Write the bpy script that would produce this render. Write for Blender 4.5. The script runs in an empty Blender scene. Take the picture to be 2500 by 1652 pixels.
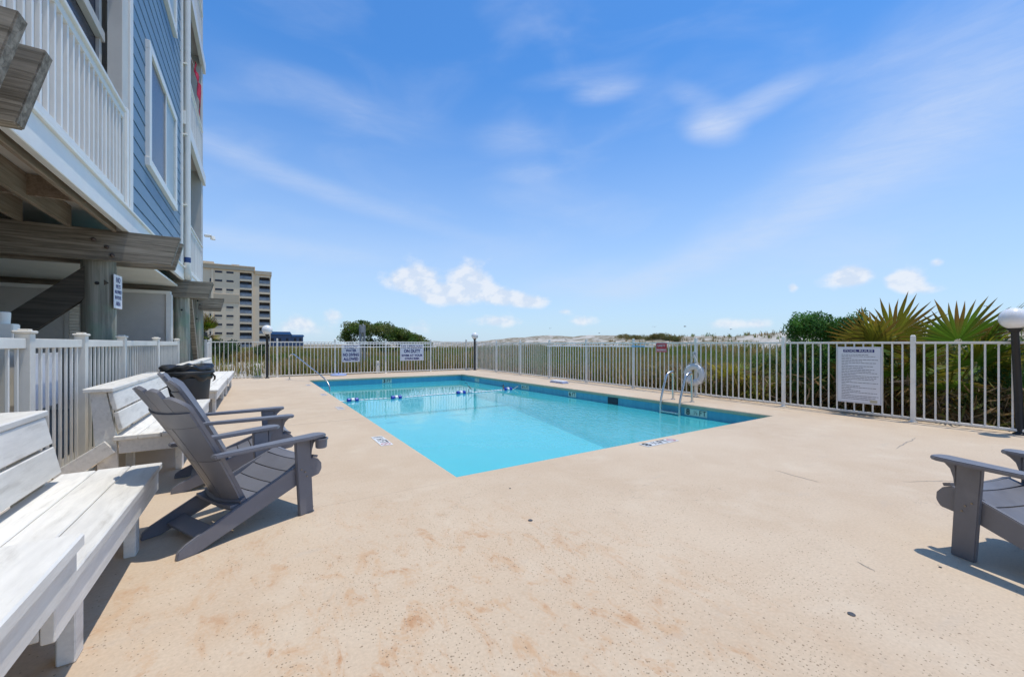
import bpy, bmesh, math, random
import numpy as np
from mathutils import Vector, Matrix
random.seed(7); rng = np.random.default_rng(7)
R = math.radians
sc = bpy.context.scene
COL = sc.collection

# ------------------------------------------------------------------ camera
cd = bpy.data.cameras.new("camera"); cam = bpy.data.objects.new("camera", cd); COL.objects.link(cam)
cam.location = (0, 0, 1.285)
cam.rotation_euler = (R(90), 0, R(-32.2))
cd.sensor_width = 36; cd.lens = 36 * 990 / 2500; cd.shift_y = 0.0048
cd.clip_start = 0.05; cd.clip_end = 6000
sc.camera = cam

# ------------------------------------------------------------------ sky, sun, exposure
SUN = Vector((0.17, -0.09, 1.0)).normalized()
world = bpy.data.worlds.new("World"); sc.world = world; world.use_nodes = True
sc.view_settings.view_transform = 'Standard'; sc.view_settings.look = 'None'
sc.view_settings.exposure = 0.0; sc.view_settings.gamma = 1.0
SKY_STRENGTH = 0.14
SUN_STRENGTH = 3.3

class NT:
    """small helper that writes shader nodes as arithmetic"""
    def __init__(s, nt): s.nt = nt
    def n(s, t, **kw):
        nd = s.nt.nodes.new(t)
        for k, v in kw.items(): setattr(nd, k, v)
        return nd
    def link(s, a, b): s.nt.links.new(a, b)
    def put(s, inp, v):
        if isinstance(v, bpy.types.NodeSocket): s.nt.links.new(v, inp)
        elif v is not None:
            if isinstance(v, tuple) and len(v) == 3 and inp.type == 'RGBA': v = v + (1,)
            inp.default_value = v
    def m(s, op, a, b=None, c=None, clamp=False):
        nd = s.n('ShaderNodeMath', operation=op, use_clamp=clamp)
        s.put(nd.inputs[0], a); s.put(nd.inputs[1], b); s.put(nd.inputs[2], c)
        return nd.outputs[0]
    def mix(s, f, a, b, mode='MIX'):
        nd = s.n('ShaderNodeMix', data_type='RGBA', blend_type=mode)
        s.put(nd.inputs[0], f); s.put(nd.inputs[6], a); s.put(nd.inputs[7], b)
        return nd.outputs[2]
    def noise(s, vec, scale=5, detail=4, rough=.55, dist=0., out=0):
        nd = s.n('ShaderNodeTexNoise'); s.put(nd.inputs['Vector'], vec)
        nd.inputs['Scale'].default_value = scale; nd.inputs['Detail'].default_value = detail
        nd.inputs['Roughness'].default_value = rough; nd.inputs['Distortion'].default_value = dist
        return nd.outputs[out]
    def ss(s, x, lo, hi, a=0., b=1.):
        nd = s.n('ShaderNodeMapRange', interpolation_type='SMOOTHSTEP')
        s.put(nd.inputs[0], x); nd.inputs[1].default_value = lo; nd.inputs[2].default_value = hi
        nd.inputs[3].default_value = a; nd.inputs[4].default_value = b
        return nd.outputs[0]
    def comb(s, x, y, z=0.):
        nd = s.n('ShaderNodeCombineXYZ'); s.put(nd.inputs[0], x); s.put(nd.inputs[1], y); s.put(nd.inputs[2], z)
        return nd.outputs[0]
    def sep(s, v):
        nd = s.n('ShaderNodeSeparateXYZ'); s.put(nd.inputs[0], v); return nd.outputs
    def mapv(s, v, scale=(1, 1, 1), rot=(0, 0, 0), loc=(0, 0, 0)):
        nd = s.n('ShaderNodeMapping'); s.put(nd.inputs[0], v)
        nd.inputs['Scale'].default_value = scale; nd.inputs['Rotation'].default_value = rot
        nd.inputs['Location'].default_value = loc
        return nd.outputs[0]

def make_sky():
    N = NT(world.node_tree); world.node_tree.nodes.clear()
    tc = N.n('ShaderNodeTexCoord').outputs['Generated']
    sky = N.n('ShaderNodeTexSky', sky_type='NISHITA'); sky.sun_disc = False
    sky.sun_elevation = math.asin(SUN.z); sky.sun_rotation = math.atan2(SUN.x, SUN.y)
    sky.altitude = 0; sky.air_density = 1.0; sky.dust_density = 0.35; sky.ozone_density = 2.2
    hs = N.n('ShaderNodeHueSaturation'); hs.inputs['Saturation'].default_value = 1.12
    hs.inputs['Value'].default_value = 1.0; hs.inputs['Hue'].default_value = 0.5
    N.link(sky.outputs[0], hs.inputs['Color']); skyc = N.mix(1.0, hs.outputs[0], (.64, 1.10, 1.43), 'MULTIPLY')
    x, y, z = N.sep(tc)
    az = N.m('MULTIPLY', N.m('ARCTAN2', x, y), 180 / math.pi)
    el = N.m('MULTIPLY', N.m('ARCSINE', z), 180 / math.pi)
    ae = N.comb(az, el, 0.)
    def blob(a, e, sa, se, rot=0.):
        c, s_ = math.cos(R(rot)), math.sin(R(rot))
        if rot:
            md = N.n('ShaderNodeMapping', vector_type='TEXTURE'); N.link(ae, md.inputs[0])
            md.inputs['Location'].default_value = (a, e, 0); md.inputs['Rotation'].default_value = (0, 0, R(rot)); md.inputs['Scale'].default_value = (sa, se, 1)
            q = md.outputs[0]
        else:
            md = N.n('ShaderNodeVectorMath', operation='MULTIPLY_ADD'); N.link(ae, md.inputs[0])
            md.inputs[1].default_value = (1 / sa, 1 / se, 0); md.inputs[2].default_value = (-a / sa, -e / se, 0); q = md.outputs[0]
        ln = N.n('ShaderNodeVectorMath', operation='LENGTH'); N.link(q, ln.inputs[0])
        return N.ss(ln.outputs['Value'], 0., 1.95, 1., 0.)
    def total(lst):
        acc = None
        for b in lst:
            v = blob(*b[:5])
            k = b[5] if len(b) > 5 else 1.
            acc = N.m('MULTIPLY', v, k) if acc is None else N.m('MULTIPLY_ADD', v, k, acc)
        return acc
    # fair-weather cumulus low over the sea: (azimuth, elevation, width, height) in degrees
    cum = [(18.57, 9.6, 2.2, 1.7), (16.68, 8.2, 2.7, 1.3), (20.5, 8.33, 2.4, 1.6), (23.02, 6.43, 2.8, 1.3), (26.43, 9.9, 2.2, 1.9), (24.5, 6.3, 6.5, 1.3, 0., .45),
           (25.86, 8.34, 2.3, 1.5), (29.31, 7.24, 2.3, 1.4), (32.49, 6.34, 2.6, 1.15), (35.67, 5.76, 2.3, .85), (30.18, 3.24, 3.2, 1.0),
           (42.22, 3.13, 2.0, .74), (39.68, 4.47, 1.1, .46), (71.49, 7.04, 2.1, 1.1), (72.35, 7.48, 1.35, .9), (76.67, 6.66, 1.24, 1.07),
           (76.02, 6.16, 1.2, .84), (77.83, 5.25, 1.3, .5), (66.88, 6.45, .47, .48), (78.56, 7.82, .4, .36), (4.04, 2.35, 1.6, 1.3), (5.4, 1.19, 2.8, 1.2),
           (8.33, 3.49, 1.3, .95), (60.36, 2.35, 2.1, .7), (63.84, 2.36, 1.3, .7), (19.12, 1.86, 1.5, 1.3),
           (-30, 6, 5, 1.6), (105, 6, 4, 1.6), (-110, 6, 6, 2)]
    cv = N.comb(N.m('MULTIPLY', az, 1.0), N.m('MULTIPLY', el, 1.35), 0.)
    nz = N.noise(cv, scale=.40, detail=5, rough=.55)
    cs = N.m('ADD', total(cum), N.m('MULTIPLY', N.m('SUBTRACT', nz, .5), 1.55))
    cmask = N.m('MULTIPLY', N.ss(cs, .30, 1.25), N.ss(el, .3, 2.5))
    nz2 = N.noise(N.mapv(cv, loc=(0.25, -.5, 0)), scale=.42, detail=5, rough=.6)
    shade = N.ss(N.m('SUBTRACT', nz, nz2), -.12, .12)
    ccol = N.mix(shade, (4.9, 5.5, 6.5), (6.2, 6.4, 6.8))
    # high thin cirrus
    wv = N.comb(N.m('MULTIPLY', az, .10), N.m('MULTIPLY', el, .26), 0.)
    w1 = N.noise(N.mapv(wv, rot=(0, 0, R(12))), scale=.55, detail=5, rough=.5, dist=.6)
    w2 = N.noise(N.mapv(wv, rot=(0, 0, R(-14)), loc=(7, 3, 0)), scale=.9, detail=6, rough=.62, dist=1.1)
    w3 = N.noise(N.mapv(wv, scale=(1.0, 2.6, 1), rot=(0, 0, R(-18))), scale=2.6, detail=5, rough=.6, dist=.8)
    wis = [(58.4, 25.5, 2.6, 1.3, -16., .62), (62.8, 26.6, 4.6, 1.1, 12., .50), (57, 28.5, 3.0, 1.0, -30., .22), (45.3, 31.3, 3.4, 1.0, 2., .42), (32.5, 26.5, 4.4, 1.6, 0., .22), (34.3, 22.8, 3.4, 1.0, 0., .20),
           (55, 9.8, 15, 1.5, 20., .36), (70, 16.5, 12, 3.2, 23., .30), (80, 22, 10, 6, 25., .30), (5, 19.4, 16, 1.0, -12., .30), (-2, 11.9, 11, 1.1, -3., .36), (10, 28.5, 10, 1.6, -6., .16), (42, 33, 6, .8, 3., .16),
           (44, 8.4, 9, 1.6, 4., .28), (68, 9, 11, 2.4, 8., .18), (20, 11, 15, 2.6, 0., .12)]
    gen = N.m('MULTIPLY', N.m('MULTIPLY', N.ss(w1, .42, .85), N.ss(w2, .25, .75, .5, 1.)), .22)
    ws = N.m('MULTIPLY', total(wis), N.m('MULTIPLY', N.ss(w2, .2, .8, .55, 1.1), N.ss(w3, .15, .85, .75, 1.15)))
    wmask = N.m('MULTIPLY', N.m('SUBTRACT', 1., N.m('POWER', 2.718, N.m('MULTIPLY', N.m('ADD', gen, ws), -1.25))), .92)
    wmask = N.m('MULTIPLY', wmask, N.ss(el, 1, 7))
    c1 = N.mix(wmask, skyc, (5.6, 6.0, 6.8))
    # pale band of sea air above the horizon
    c1 = N.mix(N.ss(el, -8, 36, .86, 0.), c1, (4.2, 5.0, 6.3))
    c2 = N.mix(N.m('MULTIPLY', cmask, .80), c1, ccol)
    bg = N.n('ShaderNodeBackground'); bg.inputs[1].default_value = SKY_STRENGTH
    N.link(c2, bg.inputs[0])
    out = N.n('ShaderNodeOutputWorld'); N.link(bg.outputs[0], out.inputs[0])
make_sky()
world.cycles.sampling_method = 'MANUAL'; world.cycles.sample_map_resolution = 256
sl = bpy.data.lights.new("sun", 'SUN'); sl.energy = SUN_STRENGTH; sl.angle = R(0.53); sl.color = (1.0, .94, .84)
so = bpy.data.objects.new("sun", sl); COL.objects.link(so)
so.rotation_euler = (-SUN).to_track_quat('-Z', 'Y').to_euler(); so.location = (10, -6, 50)
cy = sc.cycles
cy.use_denoising = True
cy.use_adaptive_sampling = True; cy.adaptive_threshold = .02
cy.max_bounces = 6; cy.diffuse_bounces = 4; cy.glossy_bounces = 3; cy.transmission_bounces = 3; cy.transparent_max_bounces = 12
cy.caustics_reflective = False; cy.caustics_refractive = False

# ------------------------------------------------------------------ helpers
def srgb(r, g, b):
    f = lambda c: (c / 255 / 12.92) if c / 255 <= .04045 else ((c / 255 + .055) / 1.055) ** 2.4
    return (f(r), f(g), f(b))
def tag(o, label=None, cat=None, group=None, kind=None):
    for k, v in (('label', label), ('category', cat), ('group', group), ('kind', kind)):
        if v: o[k] = v
    return o
def empty(name, loc=(0, 0, 0), rz=0.):
    o = bpy.data.objects.new(name, None); COL.objects.link(o); o.empty_display_size = .1
    o.location = loc; o.rotation_euler = (0, 0, rz); return o
def link(name, me, mat=None, parent=None, loc=None, rot=None):
    o = bpy.data.objects.new(name, me); COL.objects.link(o)
    if mat is not None and not me.materials: me.materials.append(mat)
    if parent: o.parent = parent
    if loc is not None: o.location = loc
    if rot is not None: o.rotation_euler = rot
    return o
def copy_tree(o, parent=None):
    c = o.copy(); COL.objects.link(c)
    if parent: c.parent = parent
    for ch in list(o.children): copy_tree(ch, c)
    return c
_cb = {}
def cbox(dx, dy, dz, b=.004):
    """chamfered box centred on the origin -> (verts, faces)"""
    k = (round(dx, 4), round(dy, 4), round(dz, 4), b)
    if k not in _cb:
        bm = bmesh.new(); bmesh.ops.create_cube(bm, size=1)
        bmesh.ops.scale(bm, vec=(dx, dy, dz), verts=bm.verts)
        b2 = min(b, .3 * min(dx, dy, dz))
        if b2 > 0: bmesh.ops.bevel(bm, geom=list(bm.edges), offset=b2, segments=1, affect='EDGES')
        bm.verts.ensure_lookup_table()
        _cb[k] = ([v.co.copy() for v in bm.verts], [[v.index for v in f.verts] for f in bm.faces]); bm.free()
    return _cb[k]
class MB:
    def __init__(s): s.v = []; s.f = []
    def add(s, vs, fs, mat=None):
        o = len(s.v)
        s.v += [tuple(mat @ Vector(v)) if mat is not None else tuple(v) for v in vs]
        s.f += [[i + o for i in f] for f in fs]; return s
    def box(s, x0, x1, y0, y1, z0, z1, b=.004):
        vs, fs = cbox(x1 - x0, y1 - y0, z1 - z0, b)
        return s.add(vs, fs, Matrix.Translation(((x0 + x1) / 2, (y0 + y1) / 2, (z0 + z1) / 2)))
    def bar(s, p, q, w, t, b=.004, up=(0, 0, 1)):
        """rectangular bar from p to q; w across, t along `up`"""
        p, q = Vector(p), Vector(q); d = q - p; L = d.length; d.normalize()
        up = Vector(up); side = d.cross(up)
        if side.length < 1e-5: side = d.cross(Vector((0, 1, 0)))
        side.normalize(); u2 = side.cross(d)
        M = Matrix((d, side, u2)).transposed().to_4x4(); M.translation = (p + q) / 2
        vs, fs = cbox(L, w, t, b); return s.add(vs, fs, M)
    def tube(s, path, r, n=10, cap=True):
        P = [Vector(p) for p in path]; rs = r if isinstance(r, (list, tuple)) else [r] * len(P)
        o = len(s.v); prev = None
        for i, p in enumerate(P):
            d = (P[min(i + 1, len(P) - 1)] - P[max(i - 1, 0)]).normalized()
            if prev is None:
                a = Vector((0, 0, 1)) if abs(d.z) < .9 else Vector((1, 0, 0)); nn = d.cross(a).normalized()
            else:
                nn = prev - d * prev.dot(d); nn.normalize()
            prev = nn; bn = d.cross(nn)
            for k in range(n):
                t = 2 * math.pi * k / n
                s.v.append(tuple(p + (nn * math.cos(t) + bn * math.sin(t)) * rs[i]))
        for i in range(len(P) - 1):
            for k in range(n):
                k2 = (k + 1) % n; s.f.append([o + i * n + k, o + i * n + k2, o + (i + 1) * n + k2, o + (i + 1) * n + k])
        if cap:
            s.f.append([o + k for k in range(n)][::-1]); s.f.append([o + (len(P) - 1) * n + k for k in range(n)])
        return s
    def lathe(s, prof, n=24, c=(0, 0, 0), cap=True):
        o = len(s.v)
        for r, z in prof:
            for k in range(n):
                t = 2 * math.pi * k / n; s.v.append((c[0] + r * math.cos(t), c[1] + r * math.sin(t), c[2] + z))
        for i in range(len(prof) - 1):
            for k in range(n):
                k2 = (k + 1) % n; s.f.append([o + i * n + k, o + i * n + k2, o + (i + 1) * n + k2, o + (i + 1) * n + k])
        if cap:
            s.f.append([o + k for k in range(n)][::-1]); s.f.append([o + (len(prof) - 1) * n + k for k in range(n)])
        return s
    def prism(s, poly, a0, a1, axis='y'):
        """extrude a 2-D polygon; axis y: poly=(x,z); axis z: poly=(x,y); axis x: poly=(y,z)"""
        o = len(s.v); n = len(poly)
        for a in (a0, a1):
            for p in poly:
                s.v.append((p[0], a, p[1]) if axis == 'y' else ((p[0], p[1], a) if axis == 'z' else (a, p[0], p[1])))
        s.f.append([o + i for i in range(n)]); s.f.append([o + n + i for i in range(n)][::-1])
        for i in range(n):
            j = (i + 1) % n; s.f.append([o + i, o + n + i, o + n + j, o + j])
        return s
    def quad(s, a, b, c, d): return s.add([a, b, c, d], [[0, 1, 2, 3]])
    def mesh(s, name, smooth=False, bevel=0):
        me = bpy.data.meshes.new(name); me.from_pydata(s.v, [], s.f)
        bm = bmesh.new(); bm.from_mesh(me)
        bmesh.ops.recalc_face_normals(bm, faces=bm.faces)
        if bevel:
            es = [e for e in bm.edges if len(e.link_faces) == 2 and e.calc_face_angle(0) > .6]
            bmesh.ops.bevel(bm, geom=es, offset=bevel, segments=2, affect='EDGES', clamp_overlap=True)
        bm.to_mesh(me); bm.free()
        if smooth:
            me.shade_smooth()
            if smooth is not True: me.set_sharp_from_angle(angle=R(smooth))
        return me
    def build(s, name, mat, parent=None, org=None, smooth=False, bevel=0):
        if org is not None: s.v = [(a - org[0], b - org[1], c - org[2]) for a, b, c in s.v]
        return link(name, s.mesh(name, smooth, bevel), mat, parent)
def fast_mesh(name, V, F, cols=None):
    V = np.asarray(V, np.float32); F = np.asarray(F, np.int32); k = F.shape[1]
    me = bpy.data.meshes.new(name)
    me.vertices.add(len(V)); me.vertices.foreach_set('co', V.ravel())
    me.loops.add(F.size); me.loops.foreach_set('vertex_index', F.ravel())
    me.polygons.add(len(F)); me.polygons.foreach_set('loop_start', np.arange(0, F.size, k, dtype=np.int32))
    me.update(calc_edges=True)
    if cols is not None:
        ca = me.color_attributes.new('Col', 'FLOAT_COLOR', 'POINT')
        c4 = np.ones((len(V), 4), np.float32); c4[:, :3] = cols; ca.data.foreach_set('color', c4.ravel())
    return me

# ------------------------------------------------------------------ materials
MATS = {}
def base_mat(name):
    m = bpy.data.materials.new(name); m.use_nodes = True; m.node_tree.nodes.clear()
    N = NT(m.node_tree); out = N.n('ShaderNodeOutputMaterial')
    p = N.n('ShaderNodeBsdfPrincipled'); N.link(p.outputs[0], out.inputs[0])
    MATS[name] = m; return m, N, p, out
def bump(N, p, h, strength=.3, dist=.01):
    b = N.n('ShaderNodeBump'); b.inputs['Strength'].default_value = strength; b.inputs['Distance'].default_value = dist
    N.put(b.inputs['Height'], h); N.link(b.outputs[0], p.inputs['Normal'])
def pmat(name, col, rough=.5, var=.12, scale=6., bmp=.15, metal=0., dirt=None, dirt_amt=.35, dirt_scale=3., grain=None, spec=.5, objvar=.08, bscale=None):
    """painted / plain solid with mottling, dirt patches and fine relief"""
    m, N, p, out = base_mat(name)
    tc = N.n('ShaderNodeTexCoord').outputs['Object']; oi = N.n('ShaderNodeObjectInfo')
    off = N.n('ShaderNodeVectorMath', operation='SCALE'); N.put(off.inputs[0], (37., 11., 23.)); N.link(oi.outputs['Random'], off.inputs['Scale'])
    ad = N.n('ShaderNodeVectorMath', operation='ADD'); N.link(tc, ad.inputs[0]); N.link(off.outputs[0], ad.inputs[1]); v = ad.outputs[0]
    if grain: v = N.mapv(v, scale=grain)
    n1 = N.noise(v, scale, 5, .6)
    k = N.ss(n1, .25, .75, 1 - var, 1 + var)
    k = N.m('MULTIPLY', k, N.m('ADD', 1 - objvar, N.m('MULTIPLY', oi.outputs['Random'], 2 * objvar)))
    c = N.mix(1.0, col, N.comb(k, k, k), 'MULTIPLY')
    if dirt:
        n2 = N.noise(v, dirt_scale, 6, .65, .4)
        c = N.mix(N.ss(n2, .5, .8, 0., dirt_amt), c, dirt)
    N.put(p.inputs['Base Color'], c)
    p.inputs['Metallic'].default_value = metal; p.inputs['Specular IOR Level'].default_value = spec
    N.put(p.inputs['Roughness'], N.ss(n1, .2, .8, max(.03, rough - .08), min(1, rough + .1)))
    if bmp: bump(N, p, N.noise(v, bscale or scale * 7, 4, .6), bmp, .004)
    return m
def wood_mat(name, a, b, axis=0, green=None, rough=.8, bmp=.5, gscale=1.):
    """weathered timber with grain along one axis of the object"""
    m, N, p, out = base_mat(name)
    tc = N.n('ShaderNodeTexCoord').outputs['Object']; oi = N.n('ShaderNodeObjectInfo')
    off = N.n('ShaderNodeVectorMath', operation='SCALE'); N.put(off.inputs[0], (17., 31., 13.)); N.link(oi.outputs['Random'], off.inputs['Scale'])
    ad = N.n('ShaderNodeVectorMath', operation='ADD'); N.link(tc, ad.inputs[0]); N.link(off.outputs[0], ad.inputs[1])
    s = [28. * gscale] * 3; s[axis] = 1.3 * gscale
    v = N.mapv(ad.outputs[0], scale=tuple(s))
    g = N.noise(v, 1.0, 6, .65, .7); g2 = N.noise(ad.outputs[0], 2.0, 4, .6)
    c = N.mix(N.ss(g, .3, .72), a, b)
    if green: c = N.mix(N.ss(g2, .42, .68, 0., .75), c, green)
    else: c = N.mix(N.ss(g2, .45, .8, 0., .4), c, tuple(x * .55 for x in a))
    N.put(p.inputs['Base Color'], c); p.inputs['Roughness'].default_value = rough
    bump(N, p, g, bmp, .006); return m

white = pmat('white_paint', (.71, .70, .66), .45, .05, 4, .12, dirt=(.42, .40, .36), dirt_amt=.38, dirt_scale=2.2, grain=(1, 1, 1))
fence_white = pmat('fence_white', (.80, .775, .72), .35, .05, 6, .05, dirt=(.5, .46, .38), dirt_amt=.35, dirt_scale=5)
vinyl = pmat('cream_vinyl', (.84, .80, .71), .4, .05, 4, .05, dirt=(.5, .45, .33), dirt_amt=.4)
trim = pmat('white_trim', (.82, .80, .75), .4, .04, 3, .05, dirt=(.55, .54, .5), dirt_amt=.3)
bench_white = pmat('bench_white', (.78, .75, .68), .55, .07, 5, .25, dirt=(.40, .37, .31), dirt_amt=.60, dirt_scale=3.0, grain=(6, 1, 6), bscale=18)
blue_siding = pmat('blue_siding', srgb(108, 137, 160), .5, .06, 3, .1, dirt=srgb(128, 155, 176), dirt_amt=.4, objvar=.04)
grey_wall = pmat('grey_wall', (.54, .52, .49), .7, .08, 2, .2, dirt=(.25, .25, .25), dirt_amt=.4)
cream_wall = pmat('cream_wall', (.56, .54, .50), .6, .06, 2, .1)
knee_wall = pmat('knee_wall', (.56, .545, .53), .6, .05, 2, .1)
timber = wood_mat('grey_timber', (.12, .10, .07), (.38, .335, .265), 0)
timber_y = wood_mat('joist_timber', (.21, .155, .105), (.36, .275, .20), 1)
pile_wood = wood_mat('pile_wood', (.15, .145, .11), (.42, .40, .33), 2, green=(.20, .29, .20), gscale=.55)
chair_grey = pmat('chair_grey', srgb(114, 115, 122), .42, .08, 4, .15, dirt=srgb(144, 143, 146), dirt_amt=.5, objvar=.07, bscale=60)
screw_m = pmat('screw', (.30, .26, .20), .5, .1, 9, 0, metal=.7)
groove = pmat('dark_groove', (.03, .03, .033), .8, .1, 5, 0)
black_metal = pmat('black_metal', (.010, .010, .011), .5, .2, 8, .1)
bag = pmat('black_plastic', (.012, .013, .016), .35, .25, 9, .9, bscale=14)
bin_plastic = pmat('bin_plastic', (.022, .026, .032), .5, .12, 6, .15)
steel = pmat('steel', (.66, .64, .60), .27, .05, 8, .03, metal=1.)
concrete_dark = pmat('slab_concrete', (.30, .29, .27), .85, .15, 2, .3, dirt=(.2, .19, .17))
navy_print = pmat('navy_print', srgb(26, 32, 110), .5, .08, 20, 0)
black_print = pmat('black_print', (.02, .02, .022), .6, .1, 30, 0)
grey_print = pmat('grey_print', srgb(120, 118, 132), .6, .1, 30, 0)
red_print = pmat('red_print', srgb(176, 40, 48), .5, .08, 12, 0)
pink_print = pmat('faded_red_print', srgb(196, 120, 126), .6, .1, 12, 0)
sign_white = pmat('sign_white', (.72, .73, .78), .35, .03, 5, .03, dirt=(.6, .6, .62), dirt_amt=.3)
tile_white = pmat('tile_white', (.66, .66, .64), .3, .06, 20, .05, dirt=(.45, .42, .38), dirt_amt=.5, dirt_scale=14)
blue_plastic = pmat('blue_plastic', srgb(20, 60, 170), .35, .08, 9, .05)
cyan_plastic = pmat('cyan_plastic', srgb(40, 150, 200), .35, .08, 9, .05)
float_white = pmat('float_white', (.75, .76, .78), .35, .04, 9, .05)
ring_white = pmat('ring_white', (.66, .67, .69), .4, .06, 5, .1, dirt=(.5, .48, .42))
rope_mat = pmat('rope', (.62, .60, .54), .8, .15, 40, .4)
red_cloth = pmat('red_cloth', srgb(190, 26, 60), .8, .1, 9, .2)
dark_cap = pmat('dark_cap', (.06, .065, .075), .6, .15, 9, .1)
bird_black = pmat('bird_black', (.02, .02, .02), .6, .2, 20, 0)
bird_brown = pmat('bird_brown', (.06, .035, .022), .7, .3, 20, 0)
gull_grey = pmat('gull_grey', (.25, .26, .27), .7, .2, 9, 0)
steel_blue = pmat('pale_blue_plastic', srgb(150, 165, 205), .4, .05, 9, .05)
hotel_wall = pmat('hotel_stucco', srgb(238, 214, 180), .8, .03, .3, 0, dirt=srgb(210, 195, 172), dirt_amt=.4, dirt_scale=.12)
hotel_band = pmat('hotel_band', srgb(196, 178, 150), .8, .03, .3, 0)
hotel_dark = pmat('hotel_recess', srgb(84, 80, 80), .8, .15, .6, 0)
navy_wall = pmat('navy_wall', srgb(88, 104, 130), .7, .05, .3, 0)
blue_roof = pmat('blue_roof', srgb(70, 118, 170), .5, .05, .5, 0)
bark = wood_mat('bark', (.10, .08, .06), (.20, .17, .13), 2, gscale=.8)
post_grey = wood_mat('weathered_post', (.25, .25, .25), (.42, .42, .42), 2)

def glass_mat(name, col, rough=.05, spec=.8, coat=.4):
    m, N, p, out = base_mat(name)
    v = N.n('ShaderNodeTexCoord').outputs['Object']
    n = N.noise(v, .7, 3, .5)
    N.put(p.inputs['Base Color'], N.mix(N.ss(n, .35, .65), col, tuple(c * 1.35 for c in col)))
    p.inputs['Roughness'].default_value = rough; p.inputs['Specular IOR Level'].default_value = spec
    p.inputs['Coat Weight'].default_value = coat; p.inputs['Coat Roughness'].default_value = .02
    bump(N, p, N.noise(v, .9, 2), .04, .05); return m
glass_dark = glass_mat('window_glass', (.075, .085, .10), .25, .25, 0.)
glass_navy = glass_mat('porch_glass', (.02, .023, .04), .2, .2, 0.)
glass_far = glass_mat('far_glass', (.03, .032, .045), .2, .3, 0.)
glass_rail = glass_mat('balcony_glass', srgb(128, 134, 140), .25, .3, 0.)

def globe_mat():
    m, N, p, out = base_mat('lamp_globe')
    v = N.n('ShaderNodeTexCoord').outputs['Object']
    N.put(p.inputs['Base Color'], N.mix(N.ss(N.noise(v, 7, 4), .5, .75, 0, .25), (.82, .82, .82), (.62, .62, .60)))
    p.inputs['Roughness'].default_value = .25; p.inputs['Subsurface Weight'].default_value = .5
    p.inputs['Subsurface Radius'].default_value = (.1, .1, .1); p.inputs['Subsurface Scale'].default_value = .5
    return m
globe_m = globe_mat()

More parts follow.
